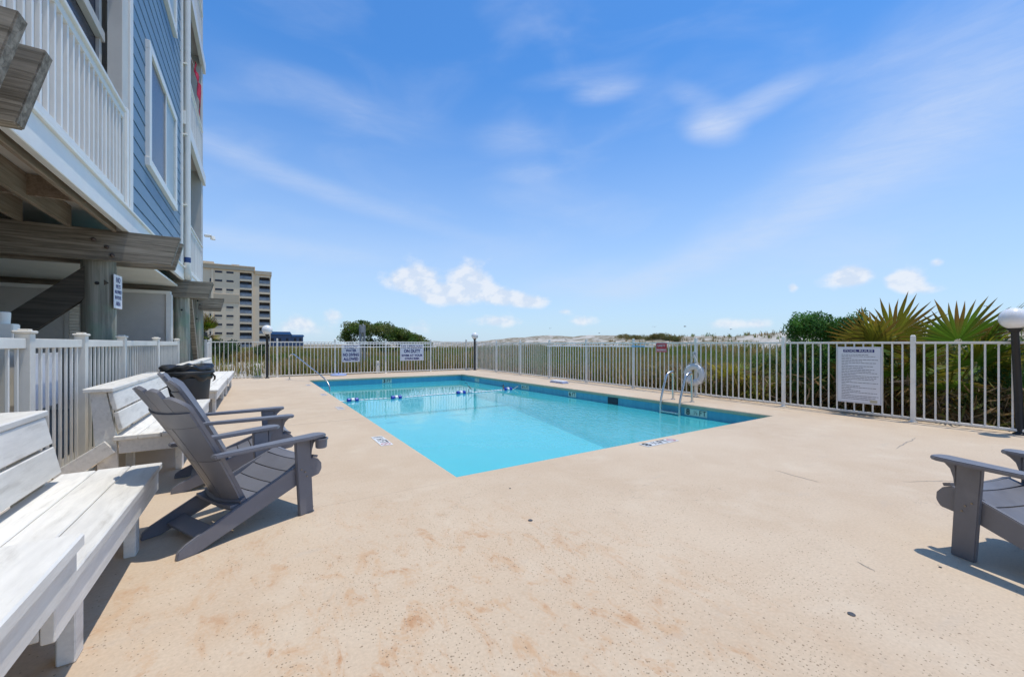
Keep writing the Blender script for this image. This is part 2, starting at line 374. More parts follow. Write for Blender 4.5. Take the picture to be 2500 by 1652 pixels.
def deck_mat():
    m, N, p, out = base_mat('deck_concrete')
    g = N.n('ShaderNodeNewGeometry').outputs['Position']
    x, y, z = N.sep(g)
    flat = N.comb(x, y, 0.)
    big = N.noise(flat, .45, 5, .55); mid = N.noise(flat, 2.3, 6, .62, .3); fine = N.noise(flat, 60, 3, .6)
    c = N.mix(N.ss(big, .3, .7), (.540, .414, .290), (.605, .482, .350))
    c = N.mix(N.ss(mid, .35, .75, 0., .55), c, (.615, .50, .37))
    c = N.mix(N.ss(N.noise(flat, 5.5, 6, .7), .55, .8, 0., .35), c, (.45, .35, .25))
    k = N.ss(fine, .25, .75, .93, 1.06); c = N.mix(1., c, N.comb(k, k, k), 'MULTIPLY')
    def near(cx, cy_, r0, r1):
        dx = N.m('SUBTRACT', x, cx); dy = N.m('SUBTRACT', y, cy_)
        return N.ss(N.m('SQRT', N.m('ADD', N.m('MULTIPLY', dx, dx), N.m('MULTIPLY', dy, dy))), r0, r1, 1., 0.)
    # rust-coloured weathering where the finish has worn off
    worn = N.m('MAXIMUM', near(.70, 1.60, .5, 2.0), N.m('MULTIPLY', near(.0, 2.0, .3, 2.4), .7))
    rn = N.noise(N.mapv(flat, scale=(2.0, 1.0, 1), rot=(0, 0, R(32))), 3.6, 9, .74, .5)
    rust = N.m('MULTIPLY', N.ss(rn, .49, .66), worn)
    c = N.mix(N.m('MULTIPLY', rust, .56), c, (.52, .29, .135))
    rn2 = N.noise(flat, 8, 6, .72, .3)
    c = N.mix(N.m('MULTIPLY', N.m('MULTIPLY', N.ss(rn2, .50, .66), N.ss(rn, .46, .60)), N.m('MULTIPLY', worn, .58)), c, (.43, .20, .08))
    c = N.mix(N.m('MULTIPLY', N.ss(N.noise(flat, 1.1, 6, .62, .2), .40, .70), N.m('MULTIPLY', near(.1, 1.2, .2, 2.8), .45)), c, (.55, .37, .22))
    c = N.mix(N.m('MULTIPLY', N.ss(N.noise(N.mapv(flat, loc=(9, 4, 0)), 1.7, 6, .66, .3), .50, .72), .40), c, (.66, .56, .43))
    # pits and exposed aggregate, dense where the finish has worn off
    pz = N.m('ADD', near(1.0, 1.1, .5, 3.0), .05)
    def pits(scale, r0, dens, seed):
        v = N.n('ShaderNodeTexVoronoi', feature='F1', voronoi_dimensions='2D'); N.link(N.mapv(flat, loc=(seed, seed * .7, 0)), v.inputs['Vector']); v.inputs['Scale'].default_value = scale
        s = N.sep(v.outputs['Color'])
        size = N.m('MULTIPLY_ADD', s[0], r0 * .75, r0 * .25)
        on = N.m('LESS_THAN', s[1], N.m('MULTIPLY', pz, dens))
        return N.m('MULTIPLY', N.ss(N.m('SUBTRACT', size, v.outputs['Distance']), -.01, .07), on)
    pz = N.m('MULTIPLY', pz, N.ss(N.noise(flat, 2.2, 5, .65), .36, .62, .22, 1.))
    pt = N.m('MAXIMUM', pits(58, .24, .64, 0.), pits(27, .16, .36, 3.1))
    c = N.mix(N.m('MULTIPLY', pt, .66), c, (.17, .12, .07))
    # grey scuffs, hairline cracks
    w = N.noise(flat, .8, 5, .65, .8)
    hair = N.m('MULTIPLY', N.ss(N.m('ABSOLUTE', N.m('SUBTRACT', w, .5)), .0, .0035, 1., 0.), N.ss(N.noise(flat, .35, 2), .52, .62))
    c = N.mix(N.m('MULTIPLY', hair, .45), c, (.25, .215, .18))
    c = N.mix(N.m('MULTIPLY', N.ss(N.noise(N.mapv(flat, scale=(.6, 2, 1)), 1.4, 5, .65), .60, .76), .22), c, (.36, .345, .33))
    N.put(p.inputs['Base Color'], c); p.inputs['Roughness'].default_value = .8; p.inputs['Specular IOR Level'].default_value = .3
    h = N.m('SUBTRACT', N.m('ADD', N.m('MULTIPLY', fine, .25), N.m('MULTIPLY', mid, .5)), N.m('MULTIPLY', pt, 1.2))
    bump(N, p, h, .5, .004)
    return m
deck_m = deck_mat()

def pool_mat():
    m, N, p, out = base_mat('pool_paint')
    g = N.n('ShaderNodeNewGeometry').outputs['Position']; x, y, z = N.sep(g)
    n = N.noise(g, 1.6, 4, .6); n2 = N.noise(N.mapv(g, scale=(6, 6, .5)), 1.5, 5, .6)
    band = N.mix(N.ss(n2, .3, .75), (.085, .355, .52), (.12, .43, .58))
    low = N.mix(N.ss(n, .3, .7), (.58, .74, .76), (.66, .80, .82))
    zz = N.m('ADD', z, N.m('MULTIPLY', N.m('SUBTRACT', n, .5), .02))
    c = N.mix(N.ss(zz, -.36, -.33), low, band)
    c = N.mix(N.ss(z, -.085, -.078), c, (.44, .42, .33))
    N.put(p.inputs['Base Color'], c); p.inputs['Roughness'].default_value = .45
    return m
pool_m = pool_mat()
floor_line = pmat('pool_line', (.015, .05, .08), .5, .1, 5, 0)

def water_mat():
    m, N, p, out = base_mat('water'); N.nt.nodes.remove(p)
    g = N.n('ShaderNodeNewGeometry').outputs['Position']
    tr = N.n('ShaderNodeBsdfTransparent'); tr.inputs[0].default_value = (.50, .885, .965, 1)
    gl = N.n('ShaderNodeBsdfGlossy'); gl.inputs['Roughness'].default_value = .02; gl.inputs[0].default_value = (.95, .97, 1, 1)
    fr = N.n('ShaderNodeFresnel'); fr.inputs['IOR'].default_value = 1.33
    a = N.noise(N.mapv(g, scale=(1.5, 1.0, 1), rot=(0, 0, R(20))), 1.7, 3, .5, .4)
    b2 = N.noise(N.mapv(g, scale=(2.2, 1, 1), rot=(0, 0, R(-25))), 5.5, 3, .55, .6)
    x, y, z = N.sep(g)
    dx = N.m('SUBTRACT', x, 6.0); dy = N.m('SUBTRACT', y, 6.6)
    rip = N.ss(N.m('SQRT', N.m('ADD', N.m('MULTIPLY', dx, dx), N.m('MULTIPLY', dy, dy))), .6, 3.0, 2.4, .10)
    calm = N.ss(y, 8.5, 11.5, 1., .35)
    h = N.m('ADD', N.m('MULTIPLY', N.m('MULTIPLY', a, calm), .30), N.m('MULTIPLY', N.m('MULTIPLY', b2, rip), .34))
    bp = N.n('ShaderNodeBump'); bp.inputs['Strength'].default_value = .30; bp.inputs['Distance'].default_value = .06
    N.link(h, bp.inputs['Height']); N.link(bp.outputs[0], gl.inputs['Normal']); N.link(bp.outputs[0], fr.inputs['Normal'])
    df = N.n('ShaderNodeBsdfDiffuse'); df.inputs[0].default_value = (.10, .71, .75, 1)     # light scattered back by the water itself
    body = N.n('ShaderNodeMixShader'); body.inputs[0].default_value = .46; N.link(tr.outputs[0], body.inputs[1]); N.link(df.outputs[0], body.inputs[2])
    mx = N.n('ShaderNodeMixShader'); N.link(fr.outputs[0], mx.inputs[0]); N.link(body.outputs[0], mx.inputs[1]); N.link(gl.outputs[0], mx.inputs[2])
    N.link(mx.outputs[0], out.inputs[0]); return m
water_m = water_mat()

def ground_mat():
    m, N, p, out = base_mat('dune_ground')
    g = N.n('ShaderNodeNewGeometry').outputs['Position']; x, y, z = N.sep(g); f = N.comb(x, y, 0.)
    n1 = N.noise(f, .25, 6, .6); n2 = N.noise(f, 2.5, 5, .65); n3 = N.noise(f, .9, 5, .6, .4)
    sand = N.mix(N.ss(n2, .3, .7), (.47, .43, .365), (.56, .52, .455))
    scrub = N.mix(N.ss(n2, .3, .7), (.105, .085, .04), (.19, .155, .075))
    grassy = N.ss(n1, .36, .50)
    ridge = N.ss(x, 30, 40)
    cov = N.m('MULTIPLY', grassy, N.m('SUBTRACT', 1., N.m('MULTIPLY', ridge, N.ss(n3, .38, .56, .80, .22))))
    near = N.m('MULTIPLY', N.ss(x, 20, 32, 1., 0.), .92)
    cov = N.m('MAXIMUM', cov, near)
    # bare sand footpath beyond the far fence
    path = N.m('MULTIPLY', N.ss(N.m('ADD', x, N.m('MULTIPLY', n3, 1.5)), .6, 1.9, 1., 0.), N.ss(y, 30, 40, 1., 0.))
    dd = N.m('ABSOLUTE', N.m('SUBTRACT', N.m('SUBTRACT', y, N.m('MULTIPLY', x, .25)), N.m('ADD', 7.6, N.m('MULTIPLY', n3, 1.8))))
    path = N.m('MAXIMUM', path, N.m('MULTIPLY', N.ss(dd, .5, 1.1, 1., 0.), N.ss(x, 13, 15)))
    cov = N.m('MULTIPLY', cov, N.m('SUBTRACT', 1., N.m('MULTIPLY', path, .9)))
    N.put(p.inputs['Base Color'], N.mix(cov, sand, scrub)); p.inputs['Roughness'].default_value = .95; p.inputs['Specular IOR Level'].default_value = .1
    bump(N, p, n2, .6, .05); return m
ground_m = ground_mat()

def leaf_mat(name, transl=.3, rough=.55):
    m, N, p, out = base_mat(name)
    at = N.n('ShaderNodeAttribute', attribute_name='Col').outputs['Color']
    N.link(at, p.inputs['Base Color']); p.inputs['Roughness'].default_value = rough; p.inputs['Specular IOR Level'].default_value = .3
    t = N.n('ShaderNodeBsdfTranslucent'); N.link(at, t.inputs[0])
    mx = N.n('ShaderNodeMixShader'); mx.inputs[0].default_value = transl
    N.link(p.outputs[0], mx.inputs[1]); N.link(t.outputs[0], mx.inputs[2]); N.link(mx.outputs[0], out.inputs[0]); return m
leaf_m = leaf_mat('leaf', .45); grass_m = leaf_mat('grass', .45, .8); palm_m = leaf_mat('palm_leaf', .4, .5)

def text_mesh(body, size, bold=0., width=None, align='CENTER'):
    cu = bpy.data.curves.new('lettering', 'FONT'); cu.body = body; cu.size = size; cu.align_x = align; cu.align_y = 'CENTER'
    cu.offset = bold * size; cu.resolution_u = 3; cu.extrude = 0.0006
    ob = bpy.data.objects.new('tmp', cu); COL.objects.link(ob)
    bpy.context.view_layer.update()
    me = bpy.data.meshes.new_from_object(ob); me.name = 'lettering'
    bpy.data.objects.remove(ob); bpy.data.curves.remove(cu)
    if width:
        xs = [v.co.x for v in me.vertices]; w = max(xs) - min(xs)
        if w > 0:
            k = width / w
            for v in me.vertices: v.co.x *= k
    me.materials.clear()
    return me

# ================================================================== SETTING
# ---- dune ground: one sheet to the horizon
def hz(x, y):
    if -14 < x < 9.32 and -7.5 < y < 18.02: return -2.6
    n = math.sin(x * .31 + 1.3) * math.sin(y * .23 + .4) * .5 + math.sin(x * .83 + y * .37) * .25 + math.sin(y * 1.1 - x * .5) * .12
    z = -.12
    if x > 9: z += min((x - 9) / 26, 1) * .35
    ridge = math.exp(-((x - 47) / 8.5) ** 2) if x < 47 else math.exp(-((x - 47) / 20) ** 2)
    z += ridge * (2.15 + .28 * math.sin(y * .11 + 1.0) + .12 * math.sin(y * .43) + .10 * math.sin(y * .9 + x * .4) - (0.9 if y > 70 else 0) * min(1, (y - 70) / 40))
    d = max(0, max(x - 9.4, y - 18)); z += n * min(.22, d * .02)
    if y > 18 and x < 30: z += .05 * min(1, (y - 18) / 20)
    if math.hypot(x, y) > 220: z = z * .2 - .3
    return z
def axis(vals, lo, hi):
    a = set(vals); g = 1.0; p = max(vals)
    while p < hi: p += g; g *= 1.13; a.add(p)
    g = 1.0; p = min(vals)
    while p > lo: p -= g; g *= 1.16; a.add(p)
    return sorted(a)
xs = axis([-14.1, -14, -6, -1, 4, 9.30, 9.34, 9.42] + [10 + .5 * i for i in range(10)] + [15 + 1. * i for i in range(50)], -3000, 3000)
ys = axis([-7.6, -7.4, -3, 2, 7, 12, 18.0, 18.04, 18.1] + [18.6 + .5 * i for i in range(10)] + [24 + 1.2 * i for i in range(60)], -3000, 3000)
V = [(x, y, hz(x, y)) for y in ys for x in xs]; nx = len(xs)
F = [(j * nx + i, j * nx + i + 1, (j + 1) * nx + i + 1, (j + 1) * nx + i) for j in range(len(ys) - 1) for i in range(nx - 1)]
me = fast_mesh('ground', V, F); me.shade_smooth()
tag(link('ground', me, ground_m), kind='structure')

# ---- pool deck (slabs with open joints, rounded coping round the pool)
PN, PR, PF, PL = (1.638, 3.603), (7.80, 3.64), (7.30, 15.60), (1.557, 15.911)
def inset(k):   # pool outline grown outward by k
    return [(PN[0] - k, PN[1] - k), (PR[0] + k, PR[1] - k), (PF[0] + k, PF[1] + k), (PL[0] - k, PL[1] + k)]
deck = empty('pool_deck', (0, 0, 0)); tag(deck, kind='structure')
E_ = inset(.10)
X0, X1, Y0, Y1 = -1.62, 9.34, -6.5, 18.02
def slab(poly):
    MB().prism(poly, -.40, 0., 'z').build('slab', deck_m, deck)
J = .004
def lerpx(y, a, b): return a[0] + (b[0] - a[0]) * (y - a[1]) / (b[1] - a[1])
yA = E_[0][1]
slab([(X0, Y0), (X1, Y0), (X1, E_[1][1]), (E_[1][0], E_[1][1]), (E_[0][0], yA), (X0, yA - .0005)])
cuts = [yA - J + .0015, 7.25, 12.75, E_[3][1]]
for a, b in zip(cuts[:-1], cuts[1:]):
    slab([(X0, a + J), (lerpx(a, E_[0], E_[3]), a + J), (lerpx(b, E_[0], E_[3]), b - J), (X0, b - J)])
slab([(X0, E_[3][1] + J), (E_[3][0], E_[3][1] + J), (E_[2][0], E_[2][1]), (X1, E_[2][1]), (X1, Y1), (X0, Y1)])
slab([(E_[1][0], E_[1][1]), (X1, E_[1][1]), (X1, E_[2][1]), (E_[2][0], E_[2][1])])
MB().box(X0 + .1, 1.4, 3.0, 17.9, -.45, -.03, 0).build('joint_filler', pmat('joint_dirt', (.20, .18, .155), .9, .2, 9, 0), deck)
# coping: rounded nose ring
rings = [(inset(.10), -.0), (inset(.02), 0.), (inset(.004), -.006), (inset(-.004), -.02), (inset(-.005), -.05), (inset(.0), -.07), (inset(.03), -.075)]
mb = MB()
for pts, z in rings: mb.v += [(p[0], p[1], z) for p in pts]
for i in range(len(rings) - 1):
    for k in range(4):
        k2 = (k + 1) % 4; mb.f.append([i * 4 + k, i * 4 + k2, (i + 1) * 4 + k2, (i + 1) * 4 + k])
mb.build('coping', deck_m, deck)
# cracks, plugs in the deck
def ribbon(pts, w, z=.0015, name='crack', mat=None):
    mb = MB(); P = [Vector((p[0], p[1], 0)) for p in pts]; n = len(P); o = []
    for i, p in enumerate(P):
        d = (P[min(i + 1, n - 1)] - P[max(i - 1, 0)]).normalized(); s = Vector((-d.y, d.x, 0)) * w * (.25 + .75 * math.sin(math.pi * (i + .3) / n))
        mb.v += [(p.x + s.x, p.y + s.y, z), (p.x - s.x, p.y - s.y, z)]
    mb.f = [[2 * i, 2 * i + 1, 2 * i + 3, 2 * i + 2] for i in range(n - 1)]
    return mb.build(name, mat, deck)
crack_m = pmat('crack', (.33, .285, .235), .9, .2, 20, 0)
def jag(a, b, n, amp):
    return [(a[0] + (b[0] - a[0]) * i / n + random.uniform(-amp, amp), a[1] + (b[1] - a[1]) * i / n + random.uniform(-amp, amp)) for i in range(n + 1)]
ribbon(jag((4.45, 2.06), (4.41, 1.67), 9, .008), .006, mat=crack_m)
ribbon(jag((2.99, .94), (2.96, .85), 5, .004), .005, mat=crack_m)
ribbon(jag((6.6, 1.70), (7.6, 1.74), 12, .015), .008, mat=crack_m)
ribbon(jag((5.6, .95), (5.1, 1.25), 12, .012), .004, mat=crack_m)
for (x, y, r) in ((1.682, 2.421, .017), (2.389, .77, .016), (3.32, .66, .007), (2.66, .20, .007), (1.9, 3.05, .008)):
    mb = MB(); mb.lathe([(r, 0), (r, .003), (r * .8, .005)], 12, (x, y, 0)); mb.build('plug', dark_cap, deck)

# ---- pool basin (floor slopes down towards the near, deep end)
ZW = -.26
basin = empty('pool_basin', (0, 0, 0)); tag(basin, kind='structure')
Q = inset(.02)
mb = MB()
zf = [-1.75, -1.75, -.92, -.92]
mid = .70
def lp(a, b, t): return (a[0] + (b[0] - a[0]) * t, a[1] + (b[1] - a[1]) * t)
MR, ML = lp(Q[1], Q[2], mid), lp(Q[0], Q[3], mid)
top = [(q[0], q[1], -.02) for q in Q]
bot = [(Q[0][0], Q[0][1], -1.75), (Q[1][0], Q[1][1], -1.75), (Q[2][0], Q[2][1], -.80), (Q[3][0], Q[3][1], -.80)]
mr, ml = (MR[0], MR[1], -.86), (ML[0], ML[1], -.86)
mb.v = top + bot + [mr, ml]
mb.f = [[0, 1, 5, 4], [1, 2, 6, 8, 5], [2, 3, 7, 6], [3, 0, 4, 9, 7], [4, 5, 8, 9], [9, 8, 6, 7]]
mb.build('basin_shell', pool_m, basin)
mb = MB(); mb.quad((ML[0] + .02, ML[1] - .12, -.853), (MR[0] - .02, MR[1] - .12, -.853), (MR[0] - .02, MR[1] + .12, -.853), (ML[0] + .02, ML[1] + .12, -.853))
mb.build('slope_line', floor_line, basin)
for i, (dx, z) in enumerate(((.95, -.42), (1.35, -.62))):   # corner steps under the handrail
    MB().prism([(PL[0] + .0, PL[1] - .02), (PL[0] + .0, PL[1] - dx * 1.55), (PL[0] + dx * .75, PL[1] - dx * 1.2), (PL[0] + dx * 1.1, PL[1] - .05)], -1.0, z, 'z').build('step', pool_m, basin, bevel=.02)
# skimmer mouth in the right wall
def right_wall(y): return PR[0] + (PF[0] - PR[0]) * (y - PR[1]) / (PF[1] - PR[1]) + .02
ysk = 7.36
mb = MB(); xw = right_wall(ysk)
mb.box(xw - .012, xw + .02, ysk - .17, ysk + .17, -.255, -.09, .004)
sk = mb.build('skimmer', pmat('skimmer_dark', (.012, .03, .05), .6, .1, 6, 0), basin)
tag(link('pool_water', MB().quad((Q[0][0], Q[0][1], ZW), (Q[1][0], Q[1][1], ZW), (Q[2][0], Q[2][1], ZW), (Q[3][0], Q[3][1], ZW)).mesh('pool_water'), water_m), kind='structure')

# depth markers
def marker_plate(name, loc, rot, w, h, parts, parent, plate=tile_white):
    """plate lies in local XY facing +Z; parts = (text, x, size, material, bold)"""
    o = link(name, MB().box(-w / 2, w / 2, -h / 2, h / 2, 0, .004, .001).mesh(name), plate, parent, loc, rot)
    for (t, x, s, m_, b, wd) in parts:
        link('lettering', text_mesh(t, s, b, wd), m_, o, (x, 0, .0055))
    return o
def no_diving(o, x, r, m_):
    mb = MB(); n = 20
    for k in range(n):
        t = 2 * math.pi * k / n
        for rr in (r, r * .78): mb.v.append((rr * math.cos(t), rr * math.sin(t), 0))
    mb.f = [[2 * k, 2 * ((k + 1) % n), 2 * ((k + 1) % n) + 1, 2 * k + 1] for k in range(n)]
    a = Vector((math.cos(R(135)), math.sin(R(135)), 0)); s = Vector((-a.y, a.x, 0)) * r * .1
    p, q = a * r * .9, -a * r * .9
    mb.add([p + s, p - s, q - s, q + s], [[0, 1, 2, 3]])
    link('symbol', mb.mesh('symbol'), m_, o, (x, 0, .0055))
o = marker_plate('depth_tile', (1.395, 5.44, .001), (0, 0, R(-90)), .56, .15, [('1', -.22, .17, black_print, .02, None), ('½', -.09, .13, black_print, .0, None), ('FT', .055, .15, black_print, .005, None)], deck)
no_diving(o, .205, .06, pink_print)
o = marker_plate('depth_tile', (4.42, 3.43, .001), (0, 0, 0), .62, .15, [('8', -.24, .18, black_print, .02, None), ('½', -.08, .14, black_print, .0, None), ('FT', .07, .16, black_print, .005, None)], deck)
no_diving(o, .235, .06, pink_print)
faded = pmat('faded_tile', (.52, .49, .47), .7, .1, 20, 0, dirt=(.46, .40, .34), dirt_amt=.8, dirt_scale=20)
for (x, y) in ((1.42, 11.12), (1.40, 8.63), (1.35, 13.9)):
    marker_plate('depth_tile', (x, y, .001), (0, 0, R(-90)), .42, .13, [('FT', .05, .12, grey_print, 0, None), ('5' if y < 9 else '4', -.12, .12, grey_print, 0, None)], deck, faded)
# wall markers: on the right wall (face -x) and the far wall (face -y)
def wall_mark(y, parts, w, h=.14, z=-.165):
    ang = math.atan2(PF[0] - PR[0], PF[1] - PR[1])
    return marker_plate('depth_tile', (right_wall(y) - .003, y, z), (R(90), 0, R(-90) - ang), w, h, parts, basin, pmat('wall_tile%d' % int(y * 10), (.66, .70, .62), .4, .08, 20, .05))
wall_mark(5.12, [('8', -.17, .17, black_print, .03, None), ('½', .0, .12, black_print, .0, None), ('FT', .155, .15, black_print, .005, None)], .50)
wall_mark(8.85, [('6', -.09, .16, black_print, .03, None), ('FT', .06, .14, black_print, .005, None)], .32)
wall_mark(11.1, [('4', -.13, .15, black_print, .01, None), ('½', -.02, .12, black_print, .0, None), ('FT', .12, .14, black_print, .0, None)], .42)
wall_mark(14.3, [('3', -.09, .15, grey_print, .01, None), ('FT', .07, .14, grey_print, .0, None)], .34)
fa = math.atan2(PF[1] - PL[1], PF[0] - PL[0])
xf = 4.25
marker_plate('depth_tile', (xf, PL[1] + (PF[1] - PL[1]) * (xf - PL[0]) / (PF[0] - PL[0]) + .017, -.165), (R(90), 0, fa), .36, .15, [('3', -.10, .17, black_print, .04, None), ('FT', .06, .15, black_print, .01, None)], basin, pmat('wall_tile_far', (.66, .70, .62), .4, .08, 20, .05))

# ---- concrete floor under the building
tag(MB().box(-14, -1.63, -7.5, 18.5, -.5, -.02, 0).build('parking_floor', concrete_dark), kind='structure')

# ================================================================== THE BEACH BUILDING
B0 = Vector((-1.4, 7.2, 0.))
bld = tag(empty('beach_building', B0), 'tall blue sided building on wooden piles at the left edge', 'building')
def bp(mb, name, mat, parent=bld, **k): return mb.build(name, mat, parent, org=B0, **k)
FLO = [2.72, 6.25, 9.77]      # fascia bottoms
ZTOP = 13.3
bp(MB().box(-12, -3.0, -2, 15.9, 2.98, ZTOP, 0), 'wall', cream_wall)
bp(MB().box(-3.0, -1.46, 7.28, 11.66, 2.98, ZTOP, 0), 'wall', cream_wall)
bp(MB().box(-12.3, -1.2, -2.2, 16.1, ZTOP, ZTOP + .35, .02), 'roof', trim)
bp(MB().box(-1.47, -1.456, 7.30, 11.62, 2.99, ZTOP, 0), 'lap_shadow_backing', pmat('lap_shadow_backing', srgb(52, 74, 104), .7, .05, 4, 0))  # navy backing added behind the board gaps, colour stands in for lap shadow lines
# lap siding boards, each its own piece
LAP = .228
bme = MB().prism([(0, 0), (.030, 0), (.024, LAP - .017), (0, LAP - .017)], 7.34, 11.58, 'y').mesh('siding_board')
for v in bme.vertices: v.co.y -= 9.46
for i in range(int((ZTOP - 2.99) / LAP)):
    link('siding_board', bme, blue_siding, bld, (-1.462 - B0.x, 9.46 - B0.y, 2.995 + i * LAP))
for (a, b) in ((7.20, 7.345), (11.575, 11.70)):
    bp(MB().box(-1.49, -1.405, a, b, 2.98, ZTOP, .006), 'corner_board', trim)
# fascias, floor plates
bp(MB().box(-1.46, -1.395, -2, 15.95, 2.72, 2.99, .006), 'fascia', trim)
bp(MB().box(-1.48, -1.37, -2, 15.95, 2.99, 3.02, .004), 'drip_edge', trim)
for z in FLO[1:]:
    bp(MB().box(-1.46, -1.36, 11.72, 16.02, z, z + .30, .006), 'fascia', trim)
    bp(MB().box(-1.46, -1.395, -2, 7.18, z, z + .30, .006), 'fascia', trim)
for z in (2.96, 6.5, 10.02):
    bp(MB().box(-3.0, -1.47, -2, 7.27, z, z + .03, 0), 'balcony_floor', cream_wall)
    bp(MB().box(-3.0, -1.47, 11.67, 15.88, z, z + .03, 0), 'balcony_floor', cream_wall)
# columns at the balcony ends
for (a, b, x0) in ((6.92, 7.195, -1.57), (15.55, 15.92, -1.9), (11.72, 11.95, -1.75)):
    bp(MB().box(x0, -1.425, a, b, 3.02, ZTOP, .006), 'column', cream_wall)
bp(MB().box(-1.44, -1.40, 7.02, 7.10, 3.02, 4.3, .004), 'trim_strip', trim)
# enclosed porch behind the near balcony rail: knee wall and dark glazing
bp(MB().box(-1.68, -1.62, -2, 6.95, 3.0, 4.22, 0), 'knee_wall', knee_wall)
pg = bp(MB().box(-1.67, -1.65, -2, 6.95, 4.22, 6.24, 0), 'porch_glazing', glass_navy)
bp(MB().box(-1.65, -1.58, -2, 6.9, 4.98, 5.10, .004), 'glazing_rail', grey_wall, pg)
for y in (-.6, 1.0, 2.6, 4.2, 5.6, 6.86): bp(MB().box(-1.65, -1.61, y - .04, y + .04, 4.22, 6.24, .004), 'mullion', grey_wall, pg)
for k, z in enumerate(FLO):
    bp(MB().box(-2.05, -2.0, 11.95, 15.55, z + .3, z + 1.5, 0), 'knee_wall', knee_wall)
    bp(MB().box(-2.04, -2.02, 11.95, 15.55, z + 1.5, z + 3.5, 0), 'porch_glazing', glass_navy)
# balcony railings: rails + balusters
balm = MB().box(-.016, .016, -.016, .016, 0, 1.07, .003).mesh('baluster')
def railing(y0, y1, zf_, x=-1.435):
    r = bp(MB().box(x - .05, x + .05, y0, y1, zf_ + 1.17, zf_ + 1.215, .006).box(x - .022, x + .022, y0, y1, zf_ + 1.09, zf_ + 1.17, .004), 'balcony_railing', trim)
    bp(MB().box(x - .022, x + .022, y0, y1, zf_ + .05, zf_ + .115, .004), 'bottom_rail', trim, r)
    n = int((y1 - y0) / .135)
    for i in range(1, n): link('baluster', balm, trim, r, (x - B0.x, y0 + i * (y1 - y0) / n - B0.y, zf_ + .08))
railing(-1.6, 6.92, 3.02)
for z in FLO: railing(11.96, 15.55, z + .30)
# windows in the blue wall
def window(z0, z1, y0=8.2, y1=10.72):
    f = MB()
    t = .13
    f.box(-1.45, -1.378, y0, y1, z1 - t, z1, .006).box(-1.45, -1.375, y0 - .02, y1 + .02, z0, z0 + t, .006)
    f.box(-1.45, -1.378, y0, y0 + t, z0 + t, z1 - t, .006).box(-1.45, -1.378, y1 - t, y1, z0 + t, z1 - t, .006)
    w = bp(f, 'window', trim)
    ym = y0 + (y1 - y0) * .56
    bp(MB().box(-1.45, -1.412, y0 + t, ym - .02, z0 + t, z1 - t, 0), 'pane', glass_dark, w)
    bp(MB().box(-1.45, -1.408, ym + .02, y1 - t, z0 + t, z1 - t, 0), 'pane', glass_mat('curtained_glass%d' % int(z0), (.34, .39, .38), .3, .25, 0.), w)
    bp(MB().box(-1.45, -1.39, ym - .02, ym + .02, z0 + t, z1 - t, .004), 'sash', trim, w)
window(4.0, 5.92); window(7.55, 9.45); window(11.07, 12.9)
# downspouts
mb = MB().tube([(-1.335, 11.78, ZTOP), (-1.335, 11.78, 3.22)], .058, 14); ds = bp(mb, 'downspout', trim, smooth=40)
bp(MB().tube([(-1.335, 11.78, 3.24), (-1.335, 11.78, 3.12)], .064, 14), 'collar', pmat('navy_collar', srgb(34, 62, 112), .4, .05, 6, 0), ds, smooth=40)
bp(MB().tube([(-1.335, 11.78, 3.12), (-1.335, 11.78, 2.92), (-1.335, 11.84, 2.80), (-1.36, 11.98, 2.72)], [.07, .07, .075, .06], 14), 'elbow', vinyl, ds, smooth=40)
bp(MB().tube([(-1.345, 12.05, ZTOP), (-1.345, 12.05, 2.75)], .025, 10), 'downspout', vinyl, smooth=40)
for z in (4.4, 6.0, 7.6): bp(MB().box(-1.42, -1.33, 11.70, 11.86, z, z + .03, .003), 'strap', vinyl, ds)
mb = MB().box(-1.40, -1.20, 15.93, 16.1, 4.66, 4.72, .01); mb.lathe([(.05, 0), (.075, -.1), (.06, -.11)], 12, (-1.18, 16.05, 4.7)); bp(mb, 'flood_light', trim)
# timber frame below: joists, beams with raked ends, piles, knee braces
jm = MB().box(-.02, .02, -2, 7.05, 2.70, 2.955, .004).mesh('joist')
for i in range(11): link('joist', jm, timber_y, bld, (-1.53 - .40 * i - B0.x, -B0.y, -B0.z))
for i in range(4): bp(MB().box(-5.6, -1.5, .2 + i * 1.9, .24 + i * 1.9, 2.74, 2.95, .004), 'blocking', timber_y)
bp(MB().box(-6, -1.5, 7.6, 11.7, 2.56, 2.60, .004), 'soffit', vinyl)
bp(MB().box(-6, -1.5, 12.2, 15.4, 2.64, 2.68, .004), 'soffit', vinyl)
def beam(y, t=.085, x1=-.86):
    bp(MB().prism([(-9, 2.33), (x1 - .10, 2.33), (x1, 2.718), (-9, 2.718)], y, y + t, 'y'), 'beam', timber, bevel=.006)
for y in (2.61, 2.89, 7.06, 7.47, 11.80, 12.13, 15.95, 16.28): beam(y, x1=-.86 - random.uniform(0, .04))
